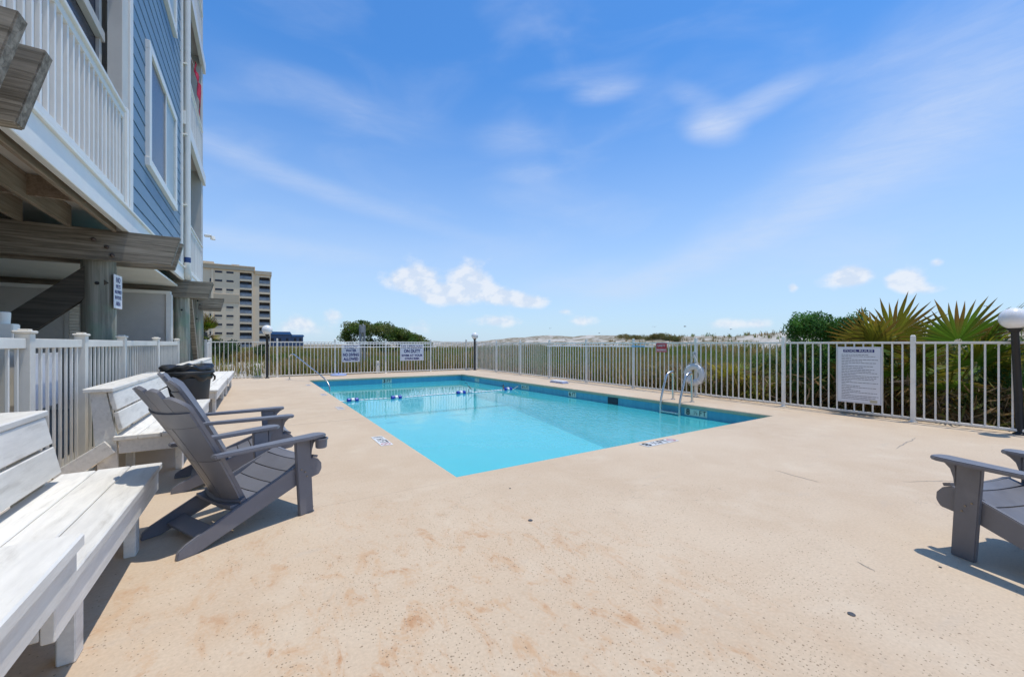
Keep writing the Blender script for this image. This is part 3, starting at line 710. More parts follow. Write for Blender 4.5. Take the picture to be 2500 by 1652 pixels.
def pile(x, y, r, z1=2.7):
    mb = MB(); n = 18; prof = []
    for i in range(15):
        z = -.1 + (z1 + .1) * i / 14; prof.append((r * (1.03 - .04 * i / 14), z))
    mb.lathe(prof, n, (x, y, 0))
    for k, v in enumerate(mb.v):
        a = math.atan2(v[1] - y, v[0] - x); d = 1 + .035 * math.sin(3 * a + v[2] * .7) + .02 * math.sin(7 * a + 2 * v[2] + x)
        mb.v[k] = (x + (v[0] - x) * d, y + (v[1] - y) * d, v[2])
    p = bp(mb, 'pile', pile_wood, smooth=50)
    for (dz, da) in ((2.62, -.5), (2.5, -.15), (2.38, -.05), (2.05, -.6)):
        a = -math.pi / 2 + .75 + da
        me = bp(MB().lathe([(.022, 0), (.022, .012), (.012, .03)], 8, (0, 0, 0)), 'bolt', black_metal, p).data
        M = Matrix.Translation((x + math.cos(a) * r * .98 - 0, y + math.sin(a) * r * .98, dz)) @ Vector((math.cos(a), math.sin(a), 0)).to_track_quat('Z', 'Y').to_matrix().to_4x4()
        for v in me.vertices: v.co = M @ (v.co + B0) - B0
pile(-1.74, 7.33, .165); pile(-1.47, 12.0, .15); pile(-1.60, 16.1, .165); pile(-1.75, 2.80, .165, 2.7); pile(-5.2, 7.33, .165); pile(-5.2, 12.05, .16)
def fbolt(x, z, y=7.06):
    bp(MB().tube([(x, y + .01, z), (x, y - .012, z), (x, y - .03, z)], [.026, .024, .011], 10), 'bolt', pmat('bolt%d' % int(z * 100), (.16, .12, .10), .5, .2, 9, 0, metal=.6))
for x, z in ((-1.72, 2.58), (-1.60, 2.50), (-1.55, 2.40)): fbolt(x, z)
bp(MB().bar((-1.72, 7.24, 2.17), (-4.2, 7.24, -.25), .29, .10, up=(0, 1, 0)), 'brace', wood_mat('dark_timber', (.045, .038, .028), (.11, .095, .07), 0))
bp(MB().bar((-1.36, 12.3, 2.4), (-1.33, 13.9, .05), .16, .10, up=(1, 0, 0)), 'brace', timber)
# grey store-room wall at ground level, with white framing
gw = bp(MB().box(-9, -1.62, 11.55, 11.66, -.02, 2.36, 0), 'ground_wall', grey_wall)
bp(MB().box(-9, -1.60, 11.52, 11.68, 2.36, 2.43, .004), 'wall_trim', trim, gw)
bp(MB().box(-1.68, -1.58, 11.52, 11.68, -.02, 2.36, .004), 'wall_trim', trim, gw)
for x in (-3.20, -2.985): bp(MB().box(x - .03, x + .03, 11.535, 11.56, -.02, 2.36, .002), 'wall_trim', cream_wall, gw)
lm = MB().box(-.07, .07, -.006, .012, -.028, .028, .002).mesh('louvre')
for i in range(36): link('louvre', lm, vinyl, gw, (-3.09 - B0.x, 11.545 - B0.y, .2 + i * .06), (R(-25), 0, 0))
bp(MB().box(-9.1, -9, -2, 15.9, -.02, 2.9, 0), 'ground_wall', grey_wall)

# sign on the pile
def board(name, w, h, mat, loc, rz, label, cat, t=.008):
    o = link(name, MB().box(-w / 2, w / 2, -t, 0, -h / 2, h / 2, .002).mesh(name), mat, None, loc, (0, 0, rz)); return tag(o, label, cat)
def letters(o, txt, x, z, size, mat, bold=.01, width=None, y=-.0095):
    return link('lettering', text_mesh(txt, size, bold, width), mat, o, (x, y, z), (R(90), 0, 0))
s = board('pets_sign', .25, .44, sign_white, (-1.56, 7.33, 1.965), R(84), 'small white no pets sign on the thick wooden pile', 'sign')
for t, z, sz, w in (('NO', .15, .10, .12), ('PETS', .065, .07, .13), ('ALLOWED', -.005, .065, .20), ('IN POOL', -.08, .065, .19), ('AREA', -.16, .075, .14)): letters(s, t, 0, z, sz, navy_print, .015, w)

# ================================================================== FENCES
def fence(name, p0, p1, posts, label, zr=(.06, 1.295), zpost=1.39, pw=.058, pk=.021, sp=.13, rail=(.036, .036), mat=fence_white, cap=.0, skip=()):
    """posts: distances along the line from p0"""
    p0, p1 = Vector(p0), Vector(p1); L = (p1 - p0).length; rz = math.atan2(p1.y - p0.y, p1.x - p0.x)
    root = tag(empty(name, p0, rz), label, 'fence')
    pm = MB().box(-pw / 2, pw / 2, -pw / 2, pw / 2, 0, zpost, .004)
    c = pw / 2 + cap
    pm.box(-c, c, -c, c, zpost, zpost + .022, .006).box(-pw * .36, pw * .36, -pw * .36, pw * .36, zpost + .022, zpost + .034, .006)
    pm = pm.mesh('post'); foot = MB().box(-pw * .9, pw * .9, -pw * .9, pw * .9, 0, .012, .003).mesh('foot_plate')
    for d in posts:
        q = link('post', pm, mat, root, (d, 0, 0)); link('foot_plate', foot, mat, q, (0, 0, 0))
    kz = zr[1] - zr[0] - rail[1]
    km = MB().box(-pk / 2, pk / 2, -pk / 2, pk / 2, 0, kz, .002).mesh('picket')
    for a, b in zip(posts[:-1], posts[1:]):
        for z in zr:
            o = MB().box(a + pw / 2, b - pw / 2, -rail[0] / 2, rail[0] / 2, z - rail[1] / 2, z + rail[1] / 2, .003).build('rail', mat, root)
        n = max(2, round((b - a) / sp))
        for i in range(1, n): link('picket', km, mat, root, (a + (b - a) * i / n, 0, zr[0] + rail[1] / 2), (0, 0, random.uniform(-.05, .05)))
    return root
ry = [17.72, 15.77, 13.82, 11.87, 9.90, 7.95, 6.00, 4.05, 2.12, .18, -1.77, -3.7]
fence('right_fence', (9.1, 17.72, 0), (9.1, -3.7, 0), [17.72 - y for y in ry], 'long white metal picket fence along the right side of the pool')
fx = [-1.37, .66, 2.69, 4.72, 6.76, 8.56]
fence('far_fence', (-1.37, 17.75, 0), (9.0, 17.75, 0), [x + 1.37 for x in fx] + [10.37], 'white metal picket fence across the far end of the pool', zr=(.06, 1.335), zpost=1.44)
fence('side_fence', (-1.49, 1.2, 0), (-1.49, 11.5, 0), [0, 2.2, 3.38, 4.55, 6.0, 8.13, 10.3], 'near white picket fence with square capped posts under the building', zr=(.10, 1.285), zpost=1.36, pw=.085, pk=.019, sp=.135, rail=(.04, .075), mat=vinyl, cap=.012)
fence('corner_fence', (-1.40, 16.45, 0), (-1.40, 17.68, 0), [0, 1.2], 'short white fence piece between far pile and far fence', zr=(.10, 1.30), zpost=1.38, pw=.07, pk=.03, sp=.11, rail=(.04, .06), cap=.008)
o = MB().box(-1.585, -1.575, 4.72, 5.55, .72, 1.20, .002).build('back_board', sign_white); tag(o, 'plain white board behind the near side fence pickets', 'board')
cp = tag(empty('cap_post', (-1.70, 4.86, 0)), 'cream post with stubby knob top behind the side fence', 'post')
MB().prism([(-.045, 0), (.045, 0), (.045, 1.22), (.075, 1.27), (.075, 1.44), (-.075, 1.44), (-.075, 1.27), (-.045, 1.22)], -.06, .06, 'y').build('shaft', vinyl, cp, bevel=.006)
MB().lathe([(.04, 1.44), (.043, 1.50), (.043, 1.53), (.03, 1.535)], 14).build('knob', vinyl, cp, smooth=40)
bb = tag(empty('blue_drum', (-1.85, 13.6, -.02)), 'blue drum with cream band between the far piles', 'drum')
MB().lathe([(.16, 0), (.17, .05), (.17, .55), (.16, .6)], 18).build('body', blue_plastic, bb, smooth=40)
MB().lathe([(.175, .60), (.18, .64), (.18, .82), (.16, .86)], 18).build('band', vinyl, bb, smooth=40)
MB().lathe([(.15, .86), (.15, 1.2), (.13, 1.22)], 18).build('top', pmat('blue_drum_top', srgb(70, 130, 180), .4, .05, 6, 0), bb, smooth=40)

# ================================================================== BENCHES
def bench(y0, y1, label, dx=0., back_short=.2, brace=False):
    L = y1 - y0; r = tag(empty('bench', (-.56 + dx, y0, 0)), label, 'bench')
    # local: x runs back (negative), y along the bench
    w = .163
    for i in range(3):
        MB().box(-.5 + i * (w + .0045) + .0, -.5 + i * (w + .0045) + w, random.uniform(-.004, .004), L + random.uniform(-.004, .004), .41, .45, .005).build('seat_plank', bench_white, r)
    MB().box(-.055, -.018, .03, L - .03, .27, .408, .004).build('front_apron', bench_white, r)
    for y in (.03, L - .065): MB().box(-.47, -.057, y, y + .035, .285, .408, .004).build('end_apron', bench_white, r)
    for y in (.36, L - .45) if L > 1.5 else (.2, L - .3):
        MB().box(-.115, -.057, y, y + .09, 0, .408, .005).build('leg', bench_white, r)
        MB().box(-.49, -.435, y, y + .09, 0, .408, .005).build('leg', bench_white, r)
    # back: two tilted planks on wide uprights, flat cap on top
    yb0, yb1 = (.03, L - back_short)
    for y in (yb0 + .02, yb1 - .06):
        MB().prism([(-.47, .0), (-.60, .0), (-.66, .845), (-.555, .845), (-.49, .45)], y, y + .04, 'y').build('upright', bench_white, r)
    for (za, zb) in ((.50, .665), (.680, .845)):
        xa = -.455 - (za - .5) * .20; xb = -.455 - (zb - .5) * .20
        MB().bar((( xa + xb) / 2, yb0, (za + zb) / 2), ((xa + xb) / 2, yb1, (za + zb) / 2), .035, zb - za, .005, up=(-.196, 0, .98)).build('back_plank', bench_white, r)
    MB().box(-.70, -.50, yb0 - .02, yb1 + .02, .848, .885, .006).build('cap_plank', bench_white, r)
    if brace:
        MB().bar((-.52, .02, .36), (-.86, .02, .12), .03, .13, .004).build('brace', bench_white, r)
    return r
bench(1.96, 3.73, 'nearest slatted white bench, chair shadow falling across its seat end', dx=.0)
bench(4.98, 7.60, 'white wooden bench behind the two grey lounge chairs', dx=-.03, brace=True)
bench(9.02, 11.9, 'white bench just past the black trash can', dx=-.03)
bench(11.98, 14.9, 'white bench farthest from the camera, nearest the far fence', dx=-.01, back_short=.75)
tb = tag(empty('tall_bench', (-.49, .30, 0)), 'taller white plank bench cut by the lower left corner', 'bench')
for i in range(3): MB().box(-.62 + i * .209, -.62 + i * .209 + .202, 0, 1.63 + random.uniform(-.004, .004), .605, .65, .006).build('seat_plank', bench_white, tb)
MB().box(-.05, -.012, .02, 1.60, .50, .603, .004).build('front_apron', bench_white, tb)
for y in (.25, 1.1):
    for x in (-.14, -.60): MB().box(x, x + .08, y, y + .09, 0, .603, .005).build('leg', bench_white, tb)

# ================================================================== ADIRONDACK CHAIRS
def arc(cx, cz, r, a0, a1, n): return [(cx + r * math.cos(R(a0 + (a1 - a0) * i / n)), cz + r * math.sin(R(a0 + (a1 - a0) * i / n))) for i in range(n + 1)]
def chair(loc, rz, label, cup=False):
    r = tag(empty('lounge_chair', loc, rz), label, 'chair', 'grey slatted lounge chairs')
    G = chair_grey
    # side stringers
    poly = [(.0, .0), (.10, .0), (.40, .105), (.80, .245), (.925, .262)] + [(.948, .30), (.945, .345), (.915, .385), (.87, .405), (.82, .40)] + [(.60, .315), (.36, .215), (.18, .135), (.05, .075), (.008, .045)]
    for s_ in (-1, 1):
        a = s_ * .265; b = s_ * .235
        MB().prism(poly, min(a, b), max(a, b), 'y').build('stringer', G, r, bevel=.005)
    # front legs with arm brackets
    for s_ in (-1, 1):
        a, b = s_ * .267, s_ * .297
        lg = MB().prism([(.745, 0), (.855, 0), (.828, .564), (.712, .564)], min(a, b), max(a, b), 'y').build('front_leg', G, r, bevel=.005)
        pb = [(.831, .40), (.831, .575), (.90, .575)] + arc(.935, .43, .105, 100, 170, 5)[::-1][::-1]
        pb = [(.831, .42), (.838, .42), (.843, .47), (.858, .52), (.885, .548), (.91, .564), (.831, .564)]
        MB().prism(pb, s_ * .282 - .015, s_ * .282 + .015, 'y').build('bracket', G, lg, bevel=.003)
        for (x, z) in ((.755, .345), (.785, .32), (.80, .285)):
            MB().tube([(x, s_ * .296, z), (x, s_ * .301, z)], .006, 8).build('screw', screw_m, lg)
    # arms
    for s_ in (-1, 1):
        po = [(.17, .270), (.175, .330), (.55, .350), (.78, .370), (.89, .370), (.925, .35), (.933, .31), (.925, .262), (.89, .240), (.62, .245), (.40, .256)]
        am = MB().prism([(x, s_ * y) for x, y in po], .565, .59, 'z').build('arm', G, r, bevel=.006)
        if cup and s_ < 0:
            c = (.885, -.345, -.026)
            MB().lathe([(.034, .512), (.040, .517), (.043, .575), (.050, .577), (.050, .587), (.042, .587), (.038, .527), (.001, .525)], 18, c, cap=False).build('cup_holder', G, am, smooth=40)
    # seat slats, following a dished curve
    pts = [(.30, .205), (.40, .208), (.50, .232), (.60, .272), (.70, .330), (.80, .392), (.87, .415), (.915, .40)]
    for i in range(len(pts) - 1):
        (xa, za), (xb, zb) = pts[i], pts[i + 1]; d = Vector((xb - xa, 0, zb - za)).normalized(); g = .004
        wy = .232 if i < len(pts) - 2 else .262
        n = d.cross(Vector((0, -1, 0)))
        if n.z < 0: n = -n
        p0 = Vector((xa, 0, za)) + d * g; p1 = Vector((xb, 0, zb)) - d * g
        mb = MB(); w = 10; t = .02
        for q in (p0, p1):
            for k in range(w + 1):
                yy = -wy + 2 * wy * k / w; dz = -.016 * (1 - (yy / wy) ** 2)
                for h_ in (0, -t):
                    p = q + n * (h_ + dz + .012); mb.v.append((p.x, yy, p.z))
        m_ = 2 * (w + 1)
        for k in range(w):
            a = 2 * k
            mb.f += [[a, a + 2, m_ + a + 2, m_ + a], [a + 1, m_ + a + 1, m_ + a + 3, a + 3], [a, a + 1, a + 3, a + 2], [m_ + a, m_ + a + 2, m_ + a + 3, m_ + a + 1]]
        mb.f += [[0, m_, m_ + 1, 1], [2 * w, 2 * w + 1, m_ + 2 * w + 1, m_ + 2 * w]]
        mb.build('seat_slat', G, r)
    # back: five curved slats with a scalloped top
    foot, top = Vector((.385, 0, .195)), Vector((-.085, 0, 1.03)); up = (top - foot); H = up.length; up.normalize()
    nrm = Vector((up.z, 0, -up.x))          # towards the front
    def backpt(lat, h_, t_):
        bow = .055 * (lat / .26) ** 2        # edges curve forward
        sag = .018 * math.sin(math.pi * h_ / H)
        p = foot + up * h_ + nrm * (bow + sag + t_); return (p.x, lat, p.z)
    hw0, hw1 = .215, .285
    def halfw(h_): return hw0 + (hw1 - hw0) * min(1, h_ / (H * .8))
    nS = 5
    for k in range(nS):
        f0, f1 = -1 + 2 * k / nS, -1 + 2 * (k + 1) / nS
        ht = (H - .085, H - .022, H, H - .022, H - .085)[k]
        mb = MB(); n = 16; cols = 6
        for t_ in (.0, -.022):
            for i in range(n + 1):
                for j in range(cols + 1):
                    fj = f0 + (f1 - f0) * (.018 + .964 * j / cols)
                    # rounded top per slat; the outer slats fall away to the shoulder
                    e = (2 * j / cols - 1)
                    if k == 0: drop = .085 * (1 - j / cols) ** 2 + .008 * e * e
                    elif k == nS - 1: drop = .085 * (j / cols) ** 2 + .008 * e * e
                    else: drop = .022 * e * e
                    h_ = (ht - drop) * i / n
                    mb.v.append(backpt(fj * halfw(h_), h_, t_))
        S = (n + 1) * (cols + 1); c1 = cols + 1
        for i in range(n):
            for j in range(cols):
                a = i * c1 + j
                mb.f += [[a, a + 1, a + c1 + 1, a + c1], [S + a, S + a + c1, S + a + c1 + 1, S + a + 1]]
        rim = [j for j in range(cols + 1)] + [i * c1 + cols for i in range(1, n + 1)] + [n * c1 + j for j in range(cols - 1, -1, -1)] + [i * c1 for i in range(n - 1, 0, -1)]
        for a, b in zip(rim, rim[1:] + rim[:1]): mb.f.append([a, b, S + b, S + a])
        mb.build('back_slat', G, r, smooth=35)
    # wide curved plate behind the slats, cut by two slots, and the lower rail
    def curved(nm, h0, h1, f0, f1, t0, t1, k=1.0):
        mb = MB(); n = 10; hs_ = [h0 + (h1 - h0) * q / 6 for q in range(7)]
        for t_ in (t0, t1):
            for hh in hs_:
                for i in range(n + 1): mb.v.append(backpt((f0 + (f1 - f0) * i / n) * halfw(hh) * k, hh + (.018 * (1 - (f0 + (f1 - f0) * i / n) ** 2) if hh == h1 and h1 > .7 else 0), t_))
        S = 7 * (n + 1); c1 = n + 1
        for i in range(6):
            for j in range(n):
                a_ = i * c1 + j; mb.f += [[a_, a_ + 1, a_ + c1 + 1, a_ + c1], [S + a_, S + a_ + c1, S + a_ + c1 + 1, S + a_ + 1]]
        rim = list(range(c1)) + [i * c1 + n for i in range(1, 7)] + [6 * c1 + j for j in range(n - 1, -1, -1)] + [i * c1 for i in range(5, 0, -1)]
        for p, q in zip(rim, rim[1:] + rim[:1]): mb.f.append([p, q, S + q, S + p])
        mb.build(nm, G, r, smooth=35)
    curved('back_plate', .645, .745, -.985, .985, -.0225, -.034)
    for (a_, b_) in ((-.985, -.24), (-.205, .205), (.24, .985)):
        curved('back_plate', .375, .643, a_, b_, -.0225, -.034); curved('back_plate', .05, .371, a_, b_, -.0225, -.034)
    curved('lower_rail', -.03, .048, -1, 1, -.0225, -.055, 1.12)
    # stretcher near the rear feet, front board
    MB().bar((.185, -.234, .075), (.185, .234, .075), .105, .022, .004, up=(-.33, 0, .94)).build('stretcher', G, r)
    MB().box(.80, .82, -.234, .234, .27, .36, .004).build('front_board', G, r)
    return r
chair((-.524, 3.304, 0), R(28), 'nearer of the two grey chairs, with cup holder on its arm', True)
chair((-.645, 4.73, 0), R(5), 'farther grey chair of the left pair, beside the trash can')
chair((3.575, -.235, 0), R(70), 'grey chair cut off by the right edge of the picture')

# ================================================================== TRASH CAN
tc_ = tag(empty('trash_can', (-.95, 8.30, 0)), 'black round trash can lined with a bag between two benches', 'trash can')
MB().lathe([(.24, 0), (.255, .02), (.315, .74), (.30, .76)], 28).build('body', bin_plastic, tc_, smooth=40)
mb = MB().lathe([(.325, .72), (.34, .74), (.345, .80), (.33, .86), (.345, .875), (.348, .90), (.325, .922), (.22, .93), (.10, .915), (.01, .91)], 40, cap=False)
for i, v in enumerate(mb.v):
    a = math.atan2(v[1], v[0]); k = 1 + .012 * math.sin(11 * a + v[2] * 30) + .018 * math.sin(5 * a + 1)
    z = v[2] + (.02 * math.sin(4 * a + 1) + .015 * math.sin(9 * a)) * (1 if v[2] > .8 else 1.6)
    mb.v[i] = (v[0] * k, v[1] * k, z)
MBbag = mb.build('bag', bag, tc_, smooth=60)
MB().tube([(.335, -.10, .80), (.37, -.06, .74), (.365, -.02, .70), (.335, 0, .66)], [.012, .016, .013, .004], 8).build('bag_knot', bag, tc_, smooth=60)
MB().lathe([(.352, .80), (.365, .81), (.365, .835), (.352, .845)], 36, cap=False).build('rim', bin_plastic, tc_, smooth=40)

# ================================================================== LAMP POSTS
def lamp(loc, label, h=1.62, rg=.155, lean=(0, 0)):
    r = tag(empty('lamp_post', loc), label, 'lamp post', 'globe lamp posts round the deck')
    r.rotation_euler = (lean[0], lean[1], 0)
    MB().lathe([(.075, 0), (.075, .012), (.05, .03), (.042, .05), (.04, h - .06), (.045, h - .05), (.07, h - .02), (.075, h), (.05, h)], 18).build('shaft', black_metal, r, smooth=40)
    g = MB().lathe([(.055, h)] + [(rg * math.cos(R(a)), h + rg * .93 + rg * math.sin(R(a))) for a in range(-65, 90, 12)] + [(.005, h + 1.93 * rg)], 26).build('globe', globe_m, r, smooth=True)
lamp((9.12, 1.02, 0), 'globe lamp on black post at the right edge, leaning slightly', 1.50, .15, (R(-1.5), R(-3.5)))
lamp((.33, 17.45, 0), 'globe lamp on black post at the far fence, left part', 1.62, .175)
lamp((8.86, 17.42, 0), 'globe lamp on black post in the far right fence corner', 1.50, .16)

# ================================================================== SIGNS ON THE FENCES
s = board('diving_sign', .69, .70, sign_white, (3.30, 17.725, .87), 0, 'square shallow water no diving sign on the far fence', 'sign')
for t, z, sz, w in (('SHALLOW', .265, .13, .52), ('WATER', .115, .15, .42), ('NO DIVING', -.06, .17, .62), ('ALLOWED', -.235, .17, .58)): letters(s, t, 0, z, sz, navy_print, .044, w)
s = board('lifeguard_sign', 1.08, .71, sign_white, (5.88, 17.725, .875), 0, 'wide no lifeguard on duty sign on the far fence', 'sign')
for t, z, sz, w in (('NO LIFEGUARD', .255, .16, .98), ('ON DUTY', .06, .20, .76), ('SWIM AT YOUR', -.13, .13, .96), ('OWN RISK', -.27, .13, .68)): letters(s, t, 0, z, sz, navy_print, .044, w)
s = board('safety_sign', .33, .23, red_print, (9.065, 6.97, 1.17), R(-90), 'small red safety equipment sign on the right fence', 'sign')
letters(s, 'SAFETY', 0, .05, .085, sign_white, .01, .25); letters(s, 'EQUIPMENT', 0, -.06, .055, sign_white, .005, .27)
link('band', MB().box(-.16, .16, -.0098, -.008, -.108, -.022, 0).mesh('band'), pink_print, s)
s = board('rules_sign', .63, 1.0, pmat('rules_white', (.70, .71, .76), .35, .03, 5, .03), (9.065, 2.82, .722), R(-90), 'large white pool rules sign wired to the right fence', 'sign')
MB().box(-.22, .22, -.0094, -.008, .405, .455, 0).build('header', navy_print, s)
letters(s, 'POOL RULES', 0, .430, .05, sign_white, .012, .40, y=-.0108)
mb = MB()
for (a, b, c, d) in ((-.305, .305, .487, .490), (-.305, .305, -.490, -.487), (-.305, -.302, -.487, .487), (.302, .305, -.487, .487)): mb.box(a, b, -.0094, -.008, c, d, 0)
mb.build('border', grey_print, s)
lines = [.62, .78, .22, .84, .48, .82, .14, .74, .50, .76, .70, .82, .34, .86, .80, .78, .22, .84, .10, .42, .80, .22, .44, .82, .18, .85, .78, .70]
mb = MB()
for i, L in enumerate(lines):
    z = .36 - i * .0292; x = -.245; e = -.245 + .60 * L
    while x < e:
        w = random.uniform(.018, .06); mb.box(x, min(x + w, e + .01), -.0092, -.0082, z - .0045, z + .0045, 0); x += w + .008
mb.build('small_print', grey_print, s)
MB().box(.16, .26, -.0093, -.008, -.475, -.425, 0).build('sticker', pmat('sticker', (.55, .50, .36), .5, .1, 9, 0), s)

# telescopic poles hung on the fences
def pole(p, q, r_, label, mats=((0, 1, float_white),)):
    t = tag(empty('pool_pole', p), label, 'pole'); p, q = Vector(p), Vector(q)
    for a, b, m_ in mats: MB().tube([p + (q - p) * a, p + (q - p) * b], r_, 10).build('tube', m_, t, org=p, smooth=40)
    for k in (.18, .8):
        c = p + (q - p) * k; d = (q - p).normalized(); n = Vector((d.y, -d.x, 0))
        MB().tube([c - n * .05 + Vector((0, 0, -.03)), c + n * .025 + Vector((0, 0, -.03)), c + n * .03, c + n * .03 + Vector((0, 0, .012))], .006, 6).build('hook', steel, t, org=p)
    return t
pole((2.55, 17.685, 1.265), (6.70, 17.685, 1.265), .016, 'shorter white pole hung just under the far fence rail')
pole((1.53, 17.675, 1.13), (7.0, 17.675, 1.135), .014, 'longer, lower white pole hung across the far fence')
pole((9.035, 7.2, 1.20), (9.035, 11.93, 1.19), .016, 'white pole with a blue grip hung along the right fence', ((0, .06, float_white), (.06, .16, cyan_plastic), (.16, 1., float_white)))

# ================================================================== LIFE RING
lr = tag(empty('life_ring', (9.0, 5.98, .53), R(-90)), 'white life ring hanging on the right fence by the ladder', 'life ring')
mb = MB(); nU, nV = 32, 12
for i in range(nU):
    a = 2 * math.pi * i / nU
    for j in range(nV):
        b = 2 * math.pi * j / nV; rr = .195 + .075 * math.cos(b); mb.v.append((rr * math.cos(a), .055 * math.sin(b), rr * math.sin(a)))
for i in range(nU):
    for j in range(nV): mb.f.append([i * nV + j, ((i + 1) % nU) * nV + j, ((i + 1) % nU) * nV + (j + 1) % nV, i * nV + (j + 1) % nV])
mb.build('ring', ring_white, lr, smooth=True)
for a in (45, 135, 225, 315):
    mb = MB(); A = R(a)
    for i in range(2):
        aa = A + (-.09 if i == 0 else .09)
        for j in range(14):
            b = 2 * math.pi * j / 14; rr = .195 + .079 * math.cos(b); mb.v.append((rr * math.cos(aa), .059 * math.sin(b), rr * math.sin(aa)))
    mb.f = [[j, (j + 1) % 14, 14 + (j + 1) % 14, 14 + j] for j in range(14)]
    mb.build('band', float_white, lr, smooth=True)
rp = [(.275 * math.cos(R(a)) * (1 + .10 * math.sin(R(4 * a)) ** 2), -.0, .275 * math.sin(R(a)) * (1 + .10 * math.sin(R(4 * a)) ** 2)) for a in range(0, 361, 10)]
MB().tube(rp, .006, 6, cap=False).build('grab_rope', rope_mat, lr)
MB().tube([(-.05, -.03, .24), (-.02, -.02, .45), (.0, .0, .50), (.02, -.02, .45), (.12, -.03, .26)], .010, 7).build('hanging_rope', rope_mat, lr)
MB().tube([(-.18, -.03, .10), (-.27, -.03, .05), (-.33, -.02, -.05), (-.30, -.02, -.16), (-.22, -.02, -.20)], .006, 6).build('loose_rope', rope_mat, lr)
MB().bar((0, .02, .50), (0, -.05, .52), .03, .03).build('hook', steel, lr)
MB().box(-.05, .05, .0, .03, .40, .55, .004).build('bracket', ring_white, lr)

# ================================================================== LADDER AND HANDRAIL
def arcpath(pts, r=.12, n=6):
    P = [Vector(p) for p in pts]; out = [P[0]]
    for i in range(1, len(P) - 1):
        a, b, c = P[i - 1], P[i], P[i + 1]; k1 = min(r, (a - b).length * .48, (c - b).length * .48)
        s_, e = b + (a - b).normalized() * k1, b + (c - b).normalized() * k1
        for j in range(n + 1): t = j / n; out.append(s_ * (1 - t) ** 2 + b * 2 * t * (1 - t) + e * t * t)
    return out + [P[-1]]
ld = tag(empty('pool_ladder', (8.08, 5.66, 0)), 'steel pool ladder with two looped rails at the right pool edge', 'ladder')
for dy in (.24, -.24):
    MB().tube(arcpath([(.0, dy, 0), (.0, dy, .66), (-.22, dy, .60), (-.44, dy, .02), (-.44, dy, -1.1)], .16, 8), .025, 12).build('rail', steel, ld, smooth=40)
    MB().lathe([(.05, 0), (.05, .012), (.03, .022)], 14, (0, dy, 0)).build('flange', steel, ld, smooth=40)
for z in (-.215, -.47, -.72): MB().box(-.475, -.40, -.235, .235, z - .02, z + .012, .006).build('tread', steel, ld)
hr = tag(empty('handrail', (.99, 16.45, 0)), 'steel handrail sloping into the far left corner of the pool', 'handrail')
MB().tube(arcpath([(0, 0, 0), (0, 0, .86), (.10, -.18, .92), (.93, -1.98, .10), (1.02, -2.22, -.12), (.98, -2.26, -.62)], .22, 8), .021, 12).build('rail', steel, hr, smooth=40)
MB().lathe([(.05, 0), (.05, .012), (.03, .022)], 14).build('flange', steel, hr, smooth=40)

# ================================================================== LANE ROPE WITH FLOATS
yr = 11.42
lx0, lx1 = 1.62, right_wall(yr) - .03
rope_o = tag(empty('lane_rope', (lx0, yr, ZW)), 'white float rope stretched across the shallow end', 'rope')
rpts = [(lx0 + (lx1 - lx0) * i / 30, yr + .05 * math.sin(i * .5), ZW + .012 + (.10 if i in (0, 30) else 0)) for i in range(31)]
MB().tube(rpts, .008, 6).build('cord', rope_mat, rope_o, org=(lx0, yr, ZW))
bead = MB().lathe([(.012, -.05), (.022, -.04), (.022, .04), (.012, .05)], 8).mesh('bead', True)
for i in range(44):
    x = lx0 + .3 + i * .122
    if min(abs(x - f) for f in (2.15, 3.32, 5.35, 7.15)) > .2 and x < lx1 - .1:
        link('bead', bead, float_white, rope_o, (x - lx0, .05 * math.sin((x - lx0) / (lx1 - lx0) * 15), .012), (0, R(90), 0))
def fl(x, label):
    y = yr + .05 * math.sin((x - lx0) / (lx1 - lx0) * 15)
    r = tag(empty('lane_float', (x, y, ZW)), label, 'float', 'blue and white floats on the lane rope')
    for a, b, m_ in ((-.15, -.052, blue_plastic), (-.052, .052, float_white), (.052, .15, blue_plastic)):
        mb = MB(); rr = .068
        mb.lathe([(rr * .6, a), (rr, a + .02), (rr, b - .02), (rr * .6, b)], 16)
        mb.v = [(z, yy, .02 - xx) for xx, yy, z in mb.v]; mb.build('float_segment', m_, r, smooth=40)
fl(2.18, 'blue and white float nearest the left pool edge'); fl(3.32, 'second blue and white float from the left pool edge')
fl(5.33, 'blue and white float beside the black bird on the rope'); fl(7.06, 'blue and white float nearest the right pool wall')

# flat things lying on the deck
o = tag(empty('folded_mat', (8.35, 10.38, .004)), 'flat pale folded mat lying on the right deck', 'mat')
MB().box(-.13, .13, -.34, .34, 0, .035, .012).build('lower_fold', steel_blue, o); MB().box(-.12, .12, -.30, .30, .037, .07, .012).build('upper_fold', float_white, o)
o = tag(empty('weight_base', (2.78, 17.45, .0)), 'pale grey blue flat base at the foot of the far fence', 'base')
MB().lathe([(.30, 0), (.31, .02), (.29, .05), (.08, .065), (.04, .07)], 22).build('plate', steel_blue, o, smooth=40)
MB().lathe([(.03, .06), (.03, .12), (.02, .12)], 12).build('socket', steel_blue, o, smooth=40)

